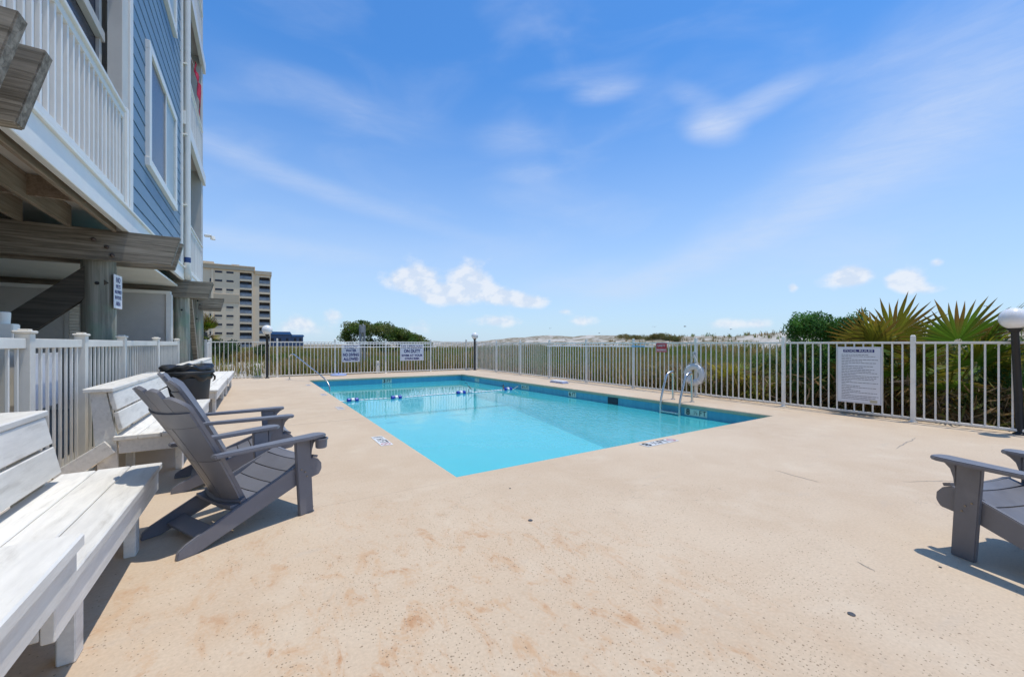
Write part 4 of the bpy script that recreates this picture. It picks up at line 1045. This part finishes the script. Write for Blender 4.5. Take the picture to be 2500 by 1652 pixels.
# ================================================================== BIRDS
def bird_perched(loc, rz, k, mat, label, tilt=0.):
    r = tag(empty('bird', loc, rz), label, 'bird')
    mb = MB(); prof = [(-.50, .10, .02), (-.42, .16, .05), (-.25, .30, .12), (-.02, .46, .175), (.16, .62, .16), (.26, .76, .105), (.30, .86, .10), (.33, .93, .085), (.36, .98, .05), (.37, 1.0, .01)]
    n = 10
    for x, z, ra in prof:
        for j in range(n):
            t = 2 * math.pi * j / n; mb.v.append((k * (x * .62 + ra * .35 * math.cos(t)), k * ra * .85 * math.sin(t), k * (z * .82 + .10 + ra * .85 * math.cos(t) * .7)))
    for i in range(len(prof) - 1):
        for j in range(n): mb.f.append([i * n + j, i * n + (j + 1) % n, (i + 1) * n + (j + 1) % n, (i + 1) * n + j])
    mb.f += [list(range(n)), [(len(prof) - 1) * n + j for j in range(n)]]
    mb.build('body', mat, r, smooth=True)
    MB().tube([(k * .27, 0, k * .84), (k * .40, 0, k * .81)], [k * .035, k * .006], 6).build('beak', black_metal, r)
    for s_ in (-1, 1): MB().tube([(k * .02, s_ * k * .06, k * .34), (k * .06, s_ * k * .06, k * .15), (k * .04, s_ * k * .06, 0)], k * .015, 5).build('leg', black_metal, r)
    return r
bird_perched((9.1, 10.97, 1.313), R(140), .24, bird_black, 'dark bird perched on the right fence rail')
bird_perched((5.60, yr - .02, ZW + .012), R(150), .36, bird_brown, 'dark bird perched on the lane rope beside a float')
bird_perched((6.86, yr + .01, ZW + .012), R(60), .2, bird_black, 'small dark bird on the lane rope near the right wall')
def gull(loc, rz, span, flap, label, mat=gull_grey):
    r = tag(empty('gull', loc, rz), label, 'bird', 'gulls flying over the dunes'); k = span
    mb = MB(); prof = [(-.26, .01), (-.2, .03), (-.05, .06), (.08, .06), (.15, .04), (.2, .035), (.24, .01)]
    mb.tube([(x * k, 0, 0) for x, _ in prof], [ra * k for _, ra in prof], 8); mb.build('body', mat, r, smooth=True)
    for s_ in (-1, 1):
        a = [(.09, .03, .01), (-.08, .03, .01), (-.06, .24, flap * .16), (.10, .24, flap * .16), (-.10, .52, flap * .06), (-.04, .52, flap * .06)]
        mb = MB(); mb.v = [(x * k, s_ * y * k, z * k + dz) for dz in (0, -.012 * k) for x, y, z in a]
        for o_ in (0, 6): mb.f += [[o_ + 0, o_ + 1, o_ + 2, o_ + 3], [o_ + 3, o_ + 2, o_ + 4, o_ + 5]]
        rim = [0, 1, 2, 4, 5, 3]
        for p, q in zip(rim, rim[1:] + rim[:1]): mb.f.append([p, q, 6 + q, 6 + p])
        mb.build('wing', mat, r)
gull((36.74, 47.77, 3.47), 1.0, .55, 1.6, 'small dark gull flying left of the others, above the perched bird', bird_black)
gull((43.0, 44.0, 2.83), 2.2, .6, -.6, 'pale gull low over the dune ridge left of centre')
gull((49.82, 39.53, 3.71), .6, .7, 1., 'gull flying above the red sign, left of a higher gull')
gull((53.61, 37.14, 3.77), 2.4, .8, .9, 'gull gliding above the life ring')
gull((59.36, 33.53, 3.35), 1.4, .5, 1.2, 'tiny dark gull above the fence left of the green shrub', bird_black)
gull((91.57, 13.24, 6.74), 2.6, 1.3, .8, 'gull flying just left of the right lamp globe')

# ================================================================== FAR BUILDINGS
H0 = Vector((-10, 170.6, -.3))
ho = tag(empty('hotel', H0), 'tall beige hotel block with stacked balconies beyond the far fence', 'building')
def hp(mb, name, mat, parent=ho): return mb.build(name, mat, parent, org=H0)
cols1, cols2 = [(-5.0, -1.45)], [(.8, 4.05)]
# main block and right wing built round their balcony openings
z1 = [26.1 - 3.0 * i for i in range(9)]; z2 = [25.0 - 3.0 * i for i in range(9)]
hp(MB().box(-60, -5.0, 170.6, 190, -.3, 28.0, 0), 'wall', hotel_wall)
hp(MB().box(-1.45, -.98, 170.6, 190, -.3, 28.0, 0), 'wall', hotel_wall)
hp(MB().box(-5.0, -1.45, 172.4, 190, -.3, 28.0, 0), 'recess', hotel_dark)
hp(MB().box(-.98, .8, 171.2, 190, -.3, 27.1, 0), 'wall', hotel_wall)
hp(MB().box(4.05, 4.3, 171.2, 190, -.3, 27.1, 0), 'wall', hotel_wall)
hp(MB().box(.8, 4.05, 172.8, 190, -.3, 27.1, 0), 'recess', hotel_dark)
def balcony(x0, x1, zt, yf, zprev):
    b = hp(MB().box(x0, x1, yf, yf + 1.75, zt, zprev, 0), 'balcony_slab', hotel_wall)
    hp(MB().box(x0 + .05, x1 - .05, yf + .06, yf + .12, zt - 2.25, zt - 1.15, 0), 'balustrade', glass_rail, b)
    hp(MB().box(x0 + .02, x1 - .02, yf + .02, yf + .14, zt - 1.17, zt - 1.10, 0), 'handrail', navy_wall, b)
    hp(MB().box(x0 + .3, x1 - .9, yf + 1.70, yf + 1.76, zt - 2.2, zt - .15, 0), 'door', glass_far, b)
for i, zt in enumerate(z1): balcony(-5.0, -1.45, zt, 170.6, 28.0 if i == 0 else z1[i - 1] - 2.3)
for i, zt in enumerate(z2): balcony(.8, 4.05, zt, 171.2, 27.1 if i == 0 else z2[i - 1] - 2.3)
wi = MB().box(-1., 1., -.06, .02, -.32, .32, 0).mesh('window'); wi2 = MB().box(-.45, .45, -.06, .02, -.6, .6, 0).mesh('window')
for i in range(9):
    for x in (-11.0, -7.8): link('window', wi, glass_far, ho, (x - H0.x, 170.57 - H0.y, 25.75 - 3.0 * i - H0.z))
    link('window', wi2, glass_far, ho, (-13.0 - H0.x, 170.57 - H0.y, 22.7 - 3.0 * i - H0.z))
cor = hp(MB().box(-60.3, -.7, 170.1, 190, 26.7, 28.05, 0), 'cornice', hotel_band)
hp(MB().box(-60.5, -.5, 169.9, 190, 28.05, 28.35, 0), 'parapet', hotel_wall, cor)
hp(MB().box(-.5, 4.6, 170.8, 190, 25.9, 27.15, 0), 'cornice', hotel_band)
hp(MB().box(-14, -5.2, 170.45, 170.7, 15.3, 18.2, 0), 'band', hotel_band)
hp(MB().box(-13, -12.4, 170.3, 170.7, .0, 26.6, 0), 'pilaster', hotel_wall)
hp(MB().box(-30, -12.6, 174, 186, 28.3, 29.6, 0), 'penthouse', hotel_band)
hp(MB().box(-7.5, -5.2, 173, 176, 28.3, 29.1, 0), 'roof_unit', hotel_band)
T0 = Vector((10.4, 555, -.3)); tw = tag(empty('beige_tower', T0), 'small beige tower block seen past the hotel edge', 'building')
MB().box(-20, 1.0, 0, 20, 0, 32.5, 0).build('wall', hotel_wall, tw); MB().box(-20.3, 1.3, -.3, 20, 32.5, 33.6, 0).build('cornice', hotel_band, tw)
for i in range(9):
    b = MB().box(-3.4, -.4, -.15, .1, 28.2 - 3.1 * i, 30.0 - 3.1 * i, 0).build('window', hotel_dark, tw)
    MB().box(-3.4, -.4, -.5, -.2, 28.0 - 3.1 * i, 28.9 - 3.1 * i, 0).build('balustrade', hotel_wall, b)
    MB().box(-9, -8, -.15, .1, 28.2 - 3.1 * i, 30.0 - 3.1 * i, 0).build('window', glass_far, tw)
U0 = Vector((8.0, 232, -.3)); bl = tag(empty('blue_house', U0), 'low navy building with a blue roof beside the hotel', 'building')
MB().box(-8, 6.6, 0, 14, 0, 6.0, 0).build('wall', navy_wall, bl); MB().box(6.6, 12.2, 1.2, 14, 0, 5.0, 0).build('wall', navy_wall, bl)
MB().prism([(-8.4, 6.0), (7.0, 6.0), (6.2, 7.4), (-8.4, 7.4)], -.5, 14, 'y').build('roof', blue_roof, bl); MB().prism([(6.7, 5.0), (12.8, 5.0), (12.2, 6.0), (7.0, 6.0)], .8, 14, 'y').build('roof', blue_roof, bl)
for x in (-5, -2, 1.2, 4.4, 8.0, 10.4): MB().box(x, x + 1.1, (-.1 if x < 6 else 1.1), (.1 if x < 6 else 1.3), 2.6, 4.2, 0).build('window', glass_far, bl)

# ================================================================== VEGETATION
def leaves(C, size, aspect=.45, up=.3, cols=None, jit=.5):
    """diamond leaves at points C"""
    n = len(C); d = rng.normal(size=(n, 3)); d[:, 2] += up; d /= np.linalg.norm(d, axis=1)[:, None]
    a = rng.normal(size=(n, 3)); s_ = np.cross(d, a); s_ /= np.linalg.norm(s_, axis=1)[:, None]
    L = (size * (1 - jit + 2 * jit * rng.random(n)))[:, None]
    b = C - d * L * .5; t = C + d * L * .5; w = s_ * L * aspect * .5
    V = np.stack([b, C + w, t, C - w], 1).reshape(-1, 3); F = np.arange(4 * n).reshape(n, 4)
    return V, F, np.repeat(cols, 4, 0)
def crown_points(clumps, n):
    """points through ellipsoid clumps (x,y,z,rx,ry,rz), denser to the outside"""
    wts = np.array([c[3] * c[4] * c[5] for c in clumps]) ** .67; wts /= wts.sum(); k = rng.choice(len(clumps), n, p=wts)
    cl = np.array(clumps); d = rng.normal(size=(n, 3)); d /= np.linalg.norm(d, axis=1)[:, None]
    r_ = rng.random(n) ** .35
    return cl[k, :3] + d * r_[:, None] * cl[k, 3:], k, r_
def tree(name, label, loc, clumps, n, leaf, pal, trunk, cat='tree', up=.3, aspect=.45, group=None):
    r = tag(empty(name, loc), label, cat, group)
    C, k, rr = crown_points(clumps, n)
    pal = np.array(pal); base = pal[rng.integers(0, len(pal), len(clumps))][k]; col = base * .6 + pal[rng.integers(0, len(pal), n)] * .4
    col *= (.75 + .5 * rng.random(n))[:, None]
    V, F, c = leaves(C, leaf, aspect, up, col)
    link('crown', fast_mesh('crown', V, F, c), leaf_m, r)
    mb = MB()
    for path, rad in trunk: mb.tube(path, [rad * (1 - .7 * i / (len(path) - 1)) for i in range(len(path))], 8)
    mb.build('trunk', bark, r, smooth=50); return r
# wind-clipped tree behind the far fence: steep on the left, falling away to the right
cl = []
for i in range(95):
    t = rng.random(); hm = float(np.interp(t, [0, .04, .2, .5, .68, .85, 1.], [1.9, 2.95, 3.45, 3.3, 2.75, 2.2, 1.7])) + .15
    rz_ = .30 + .22 * rng.random(); z = max(.3, (hm - rz_) * (.25 + .75 * rng.random() ** .45)); u_ = -3.7 + 7.5 * t; dpt_ = rng.normal() * .7
    cl.append((.846 * u_ + .533 * dpt_, -.533 * u_ + .846 * dpt_, z, .42 + .3 * rng.random(), .5, rz_))
tree('windswept_tree', 'dense green windswept tree mound behind the far fence', (9.55, 35.9, -.1), cl, 20000, .17,
     [(.08, .17, .03), (.13, .22, .035), (.05, .11, .03), (.18, .23, .05), (.22, .21, .06)], [([(0, 0, 0), (-.3, 0, .8), (-1.2, .1, 1.8)], .16), ([(.3, .2, 0), (.8, .2, .8), (1.6, .1, 1.4)], .13)])
cl = [(rng.normal() * 1.3, rng.normal() * .6, .5 + 1.0 * rng.random(), .5, .5, .4) for _ in range(22)]
tree('sea_grape', 'round green bush beside the hotel, beyond the far fence', (-3.0, 33.5, -.1), cl, 6000, .17, [(.05, .10, .03), (.08, .13, .045), (.035, .075, .03)], [([(0, 0, 0), (.1, 0, .5), (.4, 0, 1.0)], .1)], 'bush')
cl = [(rng.normal() * .5 - 12, rng.normal() * .4, .3 + .35 * rng.random(), .4, .4, .28) for _ in range(8)]
tree('low_bush', 'small bright green bush on the dune ridge top', (52.5, 55.0, 1.65), [(c[0] + 12, c[1], c[2] * 1.2, .6, .5, .4) for c in cl], 1800, .2, [(.10, .17, .03), (.07, .13, .03)], [([(0, 0, -.2), (.0, 0, .3)], .05)], 'bush')
for (x, y, w, h_, lb) in ((43.5, 38.5, 3.0, .8, 'wide olive brown scrub patch on the dune ridge'), (41.8, 33.2, 1.5, .95, 'brown green scrub clump just right of the wide scrub patch'), (41.5, 30.5, 1.1, .6, 'small scrub clump on the ridge above the life ring')):
    cl = [(rng.normal() * .3, rng.normal() * w * .5, .05 + h_ * rng.random() * .6, .3, .5, .28) for _ in range(30)]
    tree('dune_scrub', lb, (x, y, hz(x, y) - .05), cl, 5000, .2, [(.30, .25, .09), (.20, .20, .06), (.36, .27, .11), (.15, .16, .05)], [([(0, 0, -.1), (0, 0, .3)], .05)], 'bush', up=1.6, aspect=.13)
# feathery green shrub behind the rules sign
cl = []
for i in range(70):
    z = .15 + 1.75 * rng.random() ** .8; w = .60 * (1 - .45 * abs(z - 1.1) / 1.1)
    a = rng.random() * 6.28; rr = w * rng.random() ** .5; cl.append((rr * math.cos(a) * .8, rr * math.sin(a) * 1.4, z, .16, .19, .20))
for i in range(22): cl.append((rng.uniform(-.25, .25), rng.uniform(-.68, .60), 1.58 + .40 * rng.random(), .07, .08, .17))
tree('wax_myrtle', 'feathery dark green shrub behind the rules sign', (10.05, 3.70, -.1), cl, 21000, .075, [(.07, .20, .035), (.12, .28, .05), (.045, .12, .03), (.18, .32, .06)], [([(0, 0, 0), (.05, 0, .7), (.1, .1, 1.5)], .04), ([(0, .1, 0), (-.05, .25, .7), (-.1, .4, 1.3)], .03), ([(0, -.1, 0), (.0, -.25, .7), (0, -.35, 1.3)], .03)], 'shrub', up=.8, aspect=.28)
cl = [(rng.normal() * .25, rng.normal() * .35, .3 + .7 * rng.random(), .15, .17, .18) for _ in range(26)]
tree('wax_myrtle', 'low bright green shrub between the lamp and the palm stems', (10.25, .95, -.1), cl, 5000, .07, [(.06, .15, .03), (.09, .19, .04), (.04, .10, .03)], [([(0, 0, 0), (.02, 0, .8)], .03)], 'shrub', up=.8, aspect=.3)

for (x, y, h_, lb) in ((11.5, 2.9, 1.15, 'bushy green thicket behind the fan palms, left one'), (11.7, 1.6, 1.1, 'bushy green thicket behind the fan palms, right one'), (11.3, 4.6, .95, 'low green thicket behind the yellowing palm')):
    cl = [(rng.normal() * .35, rng.normal() * .45, .2 + h_ * rng.random(), .22, .26, .24) for _ in range(36)]
    tree('thicket', lb, (x, y, -.05), cl, 6000, .12, [(.10, .18, .04), (.17, .22, .05), (.24, .23, .07), (.06, .12, .03)], [([(0, 0, 0), (.03, .1, .7)], .03)], 'shrub', up=.8, aspect=.25)
# fan palms
def frond_mesh(Rf, spread, n, droop, c0, c1, fold=.30, seed=0):
    rg = random.Random(seed); V = []; F = []; Cc = []
    for k in range(n):
        a0 = -spread / 2 + spread * k / n; a1 = -spread / 2 + spread * (k + 1) / n; am = (a0 + a1) / 2
        rl = Rf * (.82 + .18 * math.cos(am * .8)) * rg.uniform(.82, 1.06); hub = .06 * Rf; split = .52 + .05 * rg.random()
        def P(ang, r_, up): return (r_ * math.sin(ang), r_ * math.cos(ang), up - droop * (r_ / Rf) ** 2.2 * (1 + .4 * rg.random()))
        o = len(V); w = .5 * (a1 - a0)
        V += [P(am - w, hub, 0), P(am + w, hub, 0), P(am - w, rl * split, 0), P(am, rl * split, fold * rl * w * 1.2), P(am + w, rl * split, 0), P(am - w * .42, rl * .78, .0), P(am, rl * .78, fold * rl * w * .5), P(am + w * .42, rl * .78, 0), P(am + rg.uniform(-.02, .02), rl, 0)]
        F += [(o, o + 2, o + 3), (o, o + 3, o + 1), (o + 1, o + 3, o + 4), (o + 2, o + 5, o + 6), (o + 2, o + 6, o + 3), (o + 3, o + 6, o + 7), (o + 3, o + 7, o + 4), (o + 5, o + 8, o + 6), (o + 6, o + 8, o + 7)]
        sh = rg.uniform(.7, 1.25); q = rg.random() ** 2; cs_ = [x * (1 - q) + y * q for x, y in zip(c0, c1)]; mid_ = [x * .4 + y * .6 for x, y in zip(cs_, c1)]
        Cc += [[x * sh for x in c] for c in (c0, c0, cs_, cs_, cs_, mid_, mid_, mid_, c1)]
    return fast_mesh('frond', V, F, np.array(Cc))
GREEN, OLIVE, YELL, BROWN, TAN = (.11, .21, .016), (.22, .22, .02), (.42, .33, .04), (.19, .105, .025), (.40, .28, .16)
def palmetto(loc, label, spec, trunk_h=.35, cat='palm', stem=.09):
    """spec: list of (azimuth, elevation of stalk deg, stalk length, fan radius, spread deg, droop, colour, tip colour, face tilt)"""
    r = tag(empty('fan_palm', loc), label, cat, 'fan palms behind the right fence')
    mb = MB(); mb.lathe([(stem * 1.3, -.1), (stem, .1), (stem * .9, trunk_h), (stem * .3, trunk_h + .1)], 10); mb.build('stem', bark, r, smooth=40)
    for i, (az_, el_, ls, Rf, sp, dr, c0, c1, tilt) in enumerate(spec):
        a, e = R(az_), R(el_); d = Vector((math.cos(a) * math.cos(e), math.sin(a) * math.cos(e), math.sin(e)))
        base = Vector((math.cos(a) * stem * .5, math.sin(a) * stem * .5, trunk_h * .9)); tip = base + d * ls
        side = Vector((-math.sin(a), math.cos(a), 0)); nrm = side.cross(d)
        if nrm.z < 0: nrm = -nrm
        M0 = Matrix.Rotation(R(tilt), 3, side)
        fd = M0 @ d; fn = M0 @ nrm; fs = fd.cross(fn)
        M = Matrix((fs, fd, fn)).transposed().to_4x4(); M.translation = tip
        fr = link('frond', frond_mesh(Rf, R(sp), 28, dr, c0, c1, seed=i + int(loc[1] * 10)), palm_m, r); fr.matrix_local = M
        st = MB().tube([base, base + d * ls * .5 + Vector((0, 0, .03)), tip], [.014, .010, .008], 6).mesh('stalk', True)
        ca = st.color_attributes.new('Col', 'FLOAT_COLOR', 'POINT')
        for q in ca.data: q.color = (*[.5 * x + .5 * y for x, y in zip(c0, YELL)], 1)
        link('stalk', st, palm_m, r)
def rspec(n, els, ls, Rf, cols, dr=.15):
    out = []
    for i in range(n):
        c0, c1 = random.choice(cols)
        out.append((360 * i / n + random.uniform(-20, 20), random.uniform(*els), random.uniform(*ls), random.uniform(*Rf), random.uniform(190, 240), dr * random.uniform(.6, 1.6), c0, c1, random.uniform(-25, 10)))
    return out
g_ = [(GREEN, BROWN), (OLIVE, BROWN), (OLIVE, YELL), (GREEN, OLIVE)]; d_ = [(BROWN, TAN), (TAN, TAN), (YELL, BROWN), (BROWN, BROWN)]
palmetto((10.15, 2.75, -.1), 'tall fan palm just right of the rules sign', [(215, 76, 1.05, .86, 240, .04, OLIVE, BROWN, 8), (170, 66, .98, .80, 235, .06, OLIVE, BROWN, 4), (150, 55, .7, .7, 220, .10, OLIVE, BROWN, 0), (250, 50, .7, .66, 220, .10, GREEN, BROWN, 0), (20, 62, .8, .75, 220, .10, GREEN, OLIVE, 0)] + rspec(7, (15, 55), (.5, .75), (.5, .65), g_) + rspec(9, (-45, 5), (.3, .55), (.4, .6), d_, .25), .52)
palmetto((10.25, 1.95, -.1), 'tall fan palm between the rules sign and the right lamp', [(215, 75, .98, .88, 240, .05, GREEN, BROWN, 8), (265, 66, .95, .86, 235, .06, GREEN, BROWN, 4), (235, 56, .7, .74, 220, .10, GREEN, OLIVE, 0), (275, 52, .75, .72, 220, .10, OLIVE, BROWN, 0), (130, 58, .7, .7, 220, .10, OLIVE, BROWN, 0)] + rspec(7, (15, 55), (.5, .75), (.5, .65), g_) + rspec(9, (-45, 5), (.3, .55), (.4, .6), d_, .25), .52)
palmetto((10.0, 5.55, -.1), 'low fan palm behind the fence right of the life ring', rspec(8, (25, 70), (.4, .65), (.45, .6), [(OLIVE, YELL), (GREEN, OLIVE), (YELL, BROWN)]) + rspec(8, (-40, 10), (.3, .5), (.35, .5), d_, .25), .15)
palmetto((10.2, 4.70, -.1), 'low yellowing fan palm left of the green shrub', rspec(8, (20, 65), (.35, .6), (.45, .55), [(OLIVE, YELL), (YELL, BROWN), (GREEN, YELL)]) + rspec(8, (-40, 10), (.3, .5), (.35, .5), d_, .25), .15)
palmetto((10.9, 6.7, -.1), 'small fan palm with brown skirt near the life ring', rspec(6, (20, 65), (.3, .5), (.35, .5), g_) + rspec(6, (-40, 10), (.3, .45), (.35, .45), d_, .25), .12)
palmetto((10.5, .35, -.1), 'fan palm half hidden by the right lamp post', rspec(7, (20, 60), (.4, .6), (.45, .6), [(OLIVE, YELL), (YELL, BROWN), (GREEN, OLIVE)]) + rspec(8, (-40, 10), (.3, .5), (.35, .5), d_, .25), .2)
# shaggy palm by the hotel
r = tag(empty('cabbage_palm', (-3.2, 36.5, -.2)), 'shaggy palm left of the hotel, partly behind the far pile', 'palm')
MB().tube([(0, 0, 0), (.1, 0, 1.0), (.05, 0, 2.3)], [.2, .17, .15], 10).build('trunk', bark, r, smooth=50)
for i in range(26):
    c0, c1 = random.choice(g_ + d_[:1]); a = random.uniform(0, 6.28); e = R(random.uniform(-50, 75)); d = Vector((math.cos(a) * math.cos(e), math.sin(a) * math.cos(e), math.sin(e)))
    side = Vector((-math.sin(a), math.cos(a), 0)); nn = side.cross(d); M = Matrix((side, d, nn)).transposed().to_4x4(); M.translation = Vector((.05, 0, 2.3)) + d * .5
    fr = link('frond', frond_mesh(.9, R(200), 16, .35, c0, c1, seed=100 + i), palm_m, r); fr.matrix_local = M
# outdoor shower posts and a hose bib behind the far fence
sh = tag(empty('shower_post', (4.35, 20.6, -.1)), 'weathered twin shower posts rising behind the far fence', 'post')
for dx in (-.09, .10): MB().box(dx - .05, dx + .05, -.05, .05, 0, 2.28, .006).build('post', post_grey, sh)
MB().box(-.10, .08, -.09, .06, 1.9, 2.2, .005).build('block', post_grey, sh)
MB().tube(arcpath([(-.02, -.07, .1), (-.02, -.07, 2.3), (-.02, -.32, 2.32), (-.02, -.34, 2.22)], .08), .012, 8).build('pipe', steel, sh)
ho2 = tag(empty('valve_box', (4.42, 17.95, 0)), 'small pale valve post at the foot of the far fence', 'post')
MB().box(-.06, .06, -.05, .05, -.1, .52, .01).build('post', vinyl, ho2); MB().tube([(0, -.05, .4), (0, -.12, .4), (0, -.13, .34)], .018, 8).build('tap', steel, ho2)
for i, (x, y, s_) in enumerate(((-.6, 22.6, .16), (.2, 24.2, .12), (-1.4, 21.2, .14), (-.2, 20.4, .1), (.5, 21.6, .12), (-2.0, 25.5, .2))):
    mb = MB(); n = 8
    for a in range(n):
        t = 2 * math.pi * a / n; q = random.uniform(.7, 1.2)
        mb.v += [(math.cos(t) * s_ * q * 1.4, math.sin(t) * s_ * q, 0), (math.cos(t) * s_ * q, math.sin(t) * s_ * q * .7, s_ * .55)]
    mb.f = [[2 * a, 2 * ((a + 1) % n), 2 * ((a + 1) % n) + 1, 2 * a + 1] for a in range(n)] + [[2 * a + 1 for a in range(n)]]
    o = mb.build('stone', concrete_dark); o.location = (x, y, hz(x, y)); tag(o, ['pale stone in the sand path, second farthest from the fence', 'pale stone in the sand path near the grass edge, far back', 'pale stone in the sand path, left one near the fence', 'smallest pale stone in the sand path, closest to the far fence', 'pale stone at the right grass edge of the sand path', 'largest and farthest pale stone in the sand path'][i], 'stone', 'stones on the sand path')

# dune grass
def grass(n, region, label):
    V = []; C = []
    xs_, ys_, hs, cs = [], [], [], []
    m_ = 0
    P = []
    while len(P) < n:
        u = rng.random((n, 4)); dpt = 9 * (58 / 9) ** u[:, 0]; r_ = -1.02 + 2.35 * u[:, 1]
        X = r_ * dpt; x = .8462 * X + .5329 * dpt; y = -.5329 * X + .8462 * dpt
        ok = ((x > 9.55) | (y > 18.2)) & (y > -4) & (x > -9) & (x < 60)
        path = (y > 18) & (x + .6 * np.sin(y * 1.7) < 1.3) & (y < 34) & (x > -8)
        dd = np.abs(y - .25 * x - 7.9 - .6 * np.sin(x * .9)); path |= (dd < .65) & (x > 14)
        ok &= ~(path & (u[:, 2] < .93))
        ok &= ~((x > 34) & (u[:, 2] < .87 + .09 * np.sin(x * .8 + y * .35)))
        for i in np.nonzero(ok)[0]: P.append((x[i], y[i], dpt[i]))
    P = np.array(P[:n]); x, y, dpt = P.T
    z = np.array([hz(a, b) for a, b in zip(x, y)]) - .03
    tone = .5 + .5 * np.sin(x * .55 + 1.2) * np.sin(y * .47 + .5) + .35 * rng.normal(size=n)
    tone += np.where(x > 9.5, .05, 0)
    pal0 = np.array([(.35, .245, .10), (.24, .185, .065), (.19, .20, .045), (.14, .20, .035)])
    idx = np.clip((tone * 4).astype(int), 0, 3); base = pal0[idx]
    nb = 5
    k = np.repeat(np.arange(n), nb); N_ = len(k)
    ang = rng.random(N_) * 6.283; h_ = (.30 + .50 * rng.random(N_)) * np.where(x[k] > 34, .55, 1.) * np.where(dpt[k] > 25, 1.15, 1.)
    lean = .15 + .55 * rng.random(N_); w = .005 + .0008 * dpt[k]
    bx = x[k] + rng.normal(size=N_) * .10; by = y[k] + rng.normal(size=N_) * .10
    dx, dy = np.cos(ang), np.sin(ang); sx, sy = -dy * w, dx * w
    A = np.stack([bx + sx, by + sy, z[k]], 1); B = np.stack([bx - sx, by - sy, z[k]], 1)
    m1 = np.stack([bx + dx * h_ * lean * .35 + sx * .7, by + dy * h_ * lean * .35 + sy * .7, z[k] + h_ * .6], 1)
    m2 = np.stack([bx + dx * h_ * lean * .35 - sx * .7, by + dy * h_ * lean * .35 - sy * .7, z[k] + h_ * .6], 1)
    T1 = np.stack([bx + dx * h_ * lean + sx * .1, by + dy * h_ * lean + sy * .1, z[k] + h_], 1); T2 = T1 - np.stack([sx * .2, sy * .2, sy * 0], 1)
    V = np.stack([A, B, m2, m1, T2, T1], 1).reshape(-1, 3)
    o = (np.arange(N_) * 6)[:, None]; F = np.concatenate([o + np.array([0, 1, 2, 3]), o + np.array([3, 2, 4, 5])], 0)
    col = base[k] * (.75 + .5 * rng.random(N_))[:, None]
    link('dune_grass', fast_mesh('dune_grass', V, F, np.repeat(col, 6, 0)), grass_m)
    o_ = bpy.data.objects['dune_grass']; tag(o_, label, 'grass', kind='stuff')
grass(30000, None, 'dry olive and tan dune grass beyond the fences')
# brush and litter under the palms
n = 9000; C = np.stack([9.45 + 1.9 * rng.random(n) ** 1.3, -1.5 + 9.5 * rng.random(n), -.1 + .75 * rng.random(n) ** 2.0], 1)
pal = np.array([(.20, .13, .06), (.30, .21, .10), (.13, .14, .035), (.20, .21, .05), (.42, .31, .19)]); col = pal[rng.integers(0, 5, n)] * (.6 + .7 * rng.random(n))[:, None]
V, F, c = leaves(C, .26, .12, .4, col)
tag(link('brush_litter', fast_mesh('brush_litter', V, F, c), grass_m), 'tangled dry brush and dead leaves under the palms', 'brush', kind='stuff')

# red pennant on the upper far balcony
fg = tag(empty('pennant', (-1.36, 13.1, 8.5)), 'red pennant flag hanging from the upper far balcony column', 'flag')
MB().tube([(-.06, -.02, .06), (.02, 1.5, .02)], .012, 8).build('staff', trim, fg)
mb = MB(); n = 9
for i in range(n + 1):
    for j in range(4): mb.v.append((.01 + .03 * math.sin(i * 1.7 + j), .05 + 1.3 * i / n, .03 - (.10 + .72 * i / n) * j / 3))
mb.f = [[i * 4 + j, (i + 1) * 4 + j, (i + 1) * 4 + j + 1, i * 4 + j + 1] for i in range(n) for j in range(3)]
o = mb.build('cloth', red_cloth, fg); sm = o.modifiers.new('thick', 'SOLIDIFY'); sm.thickness = .006
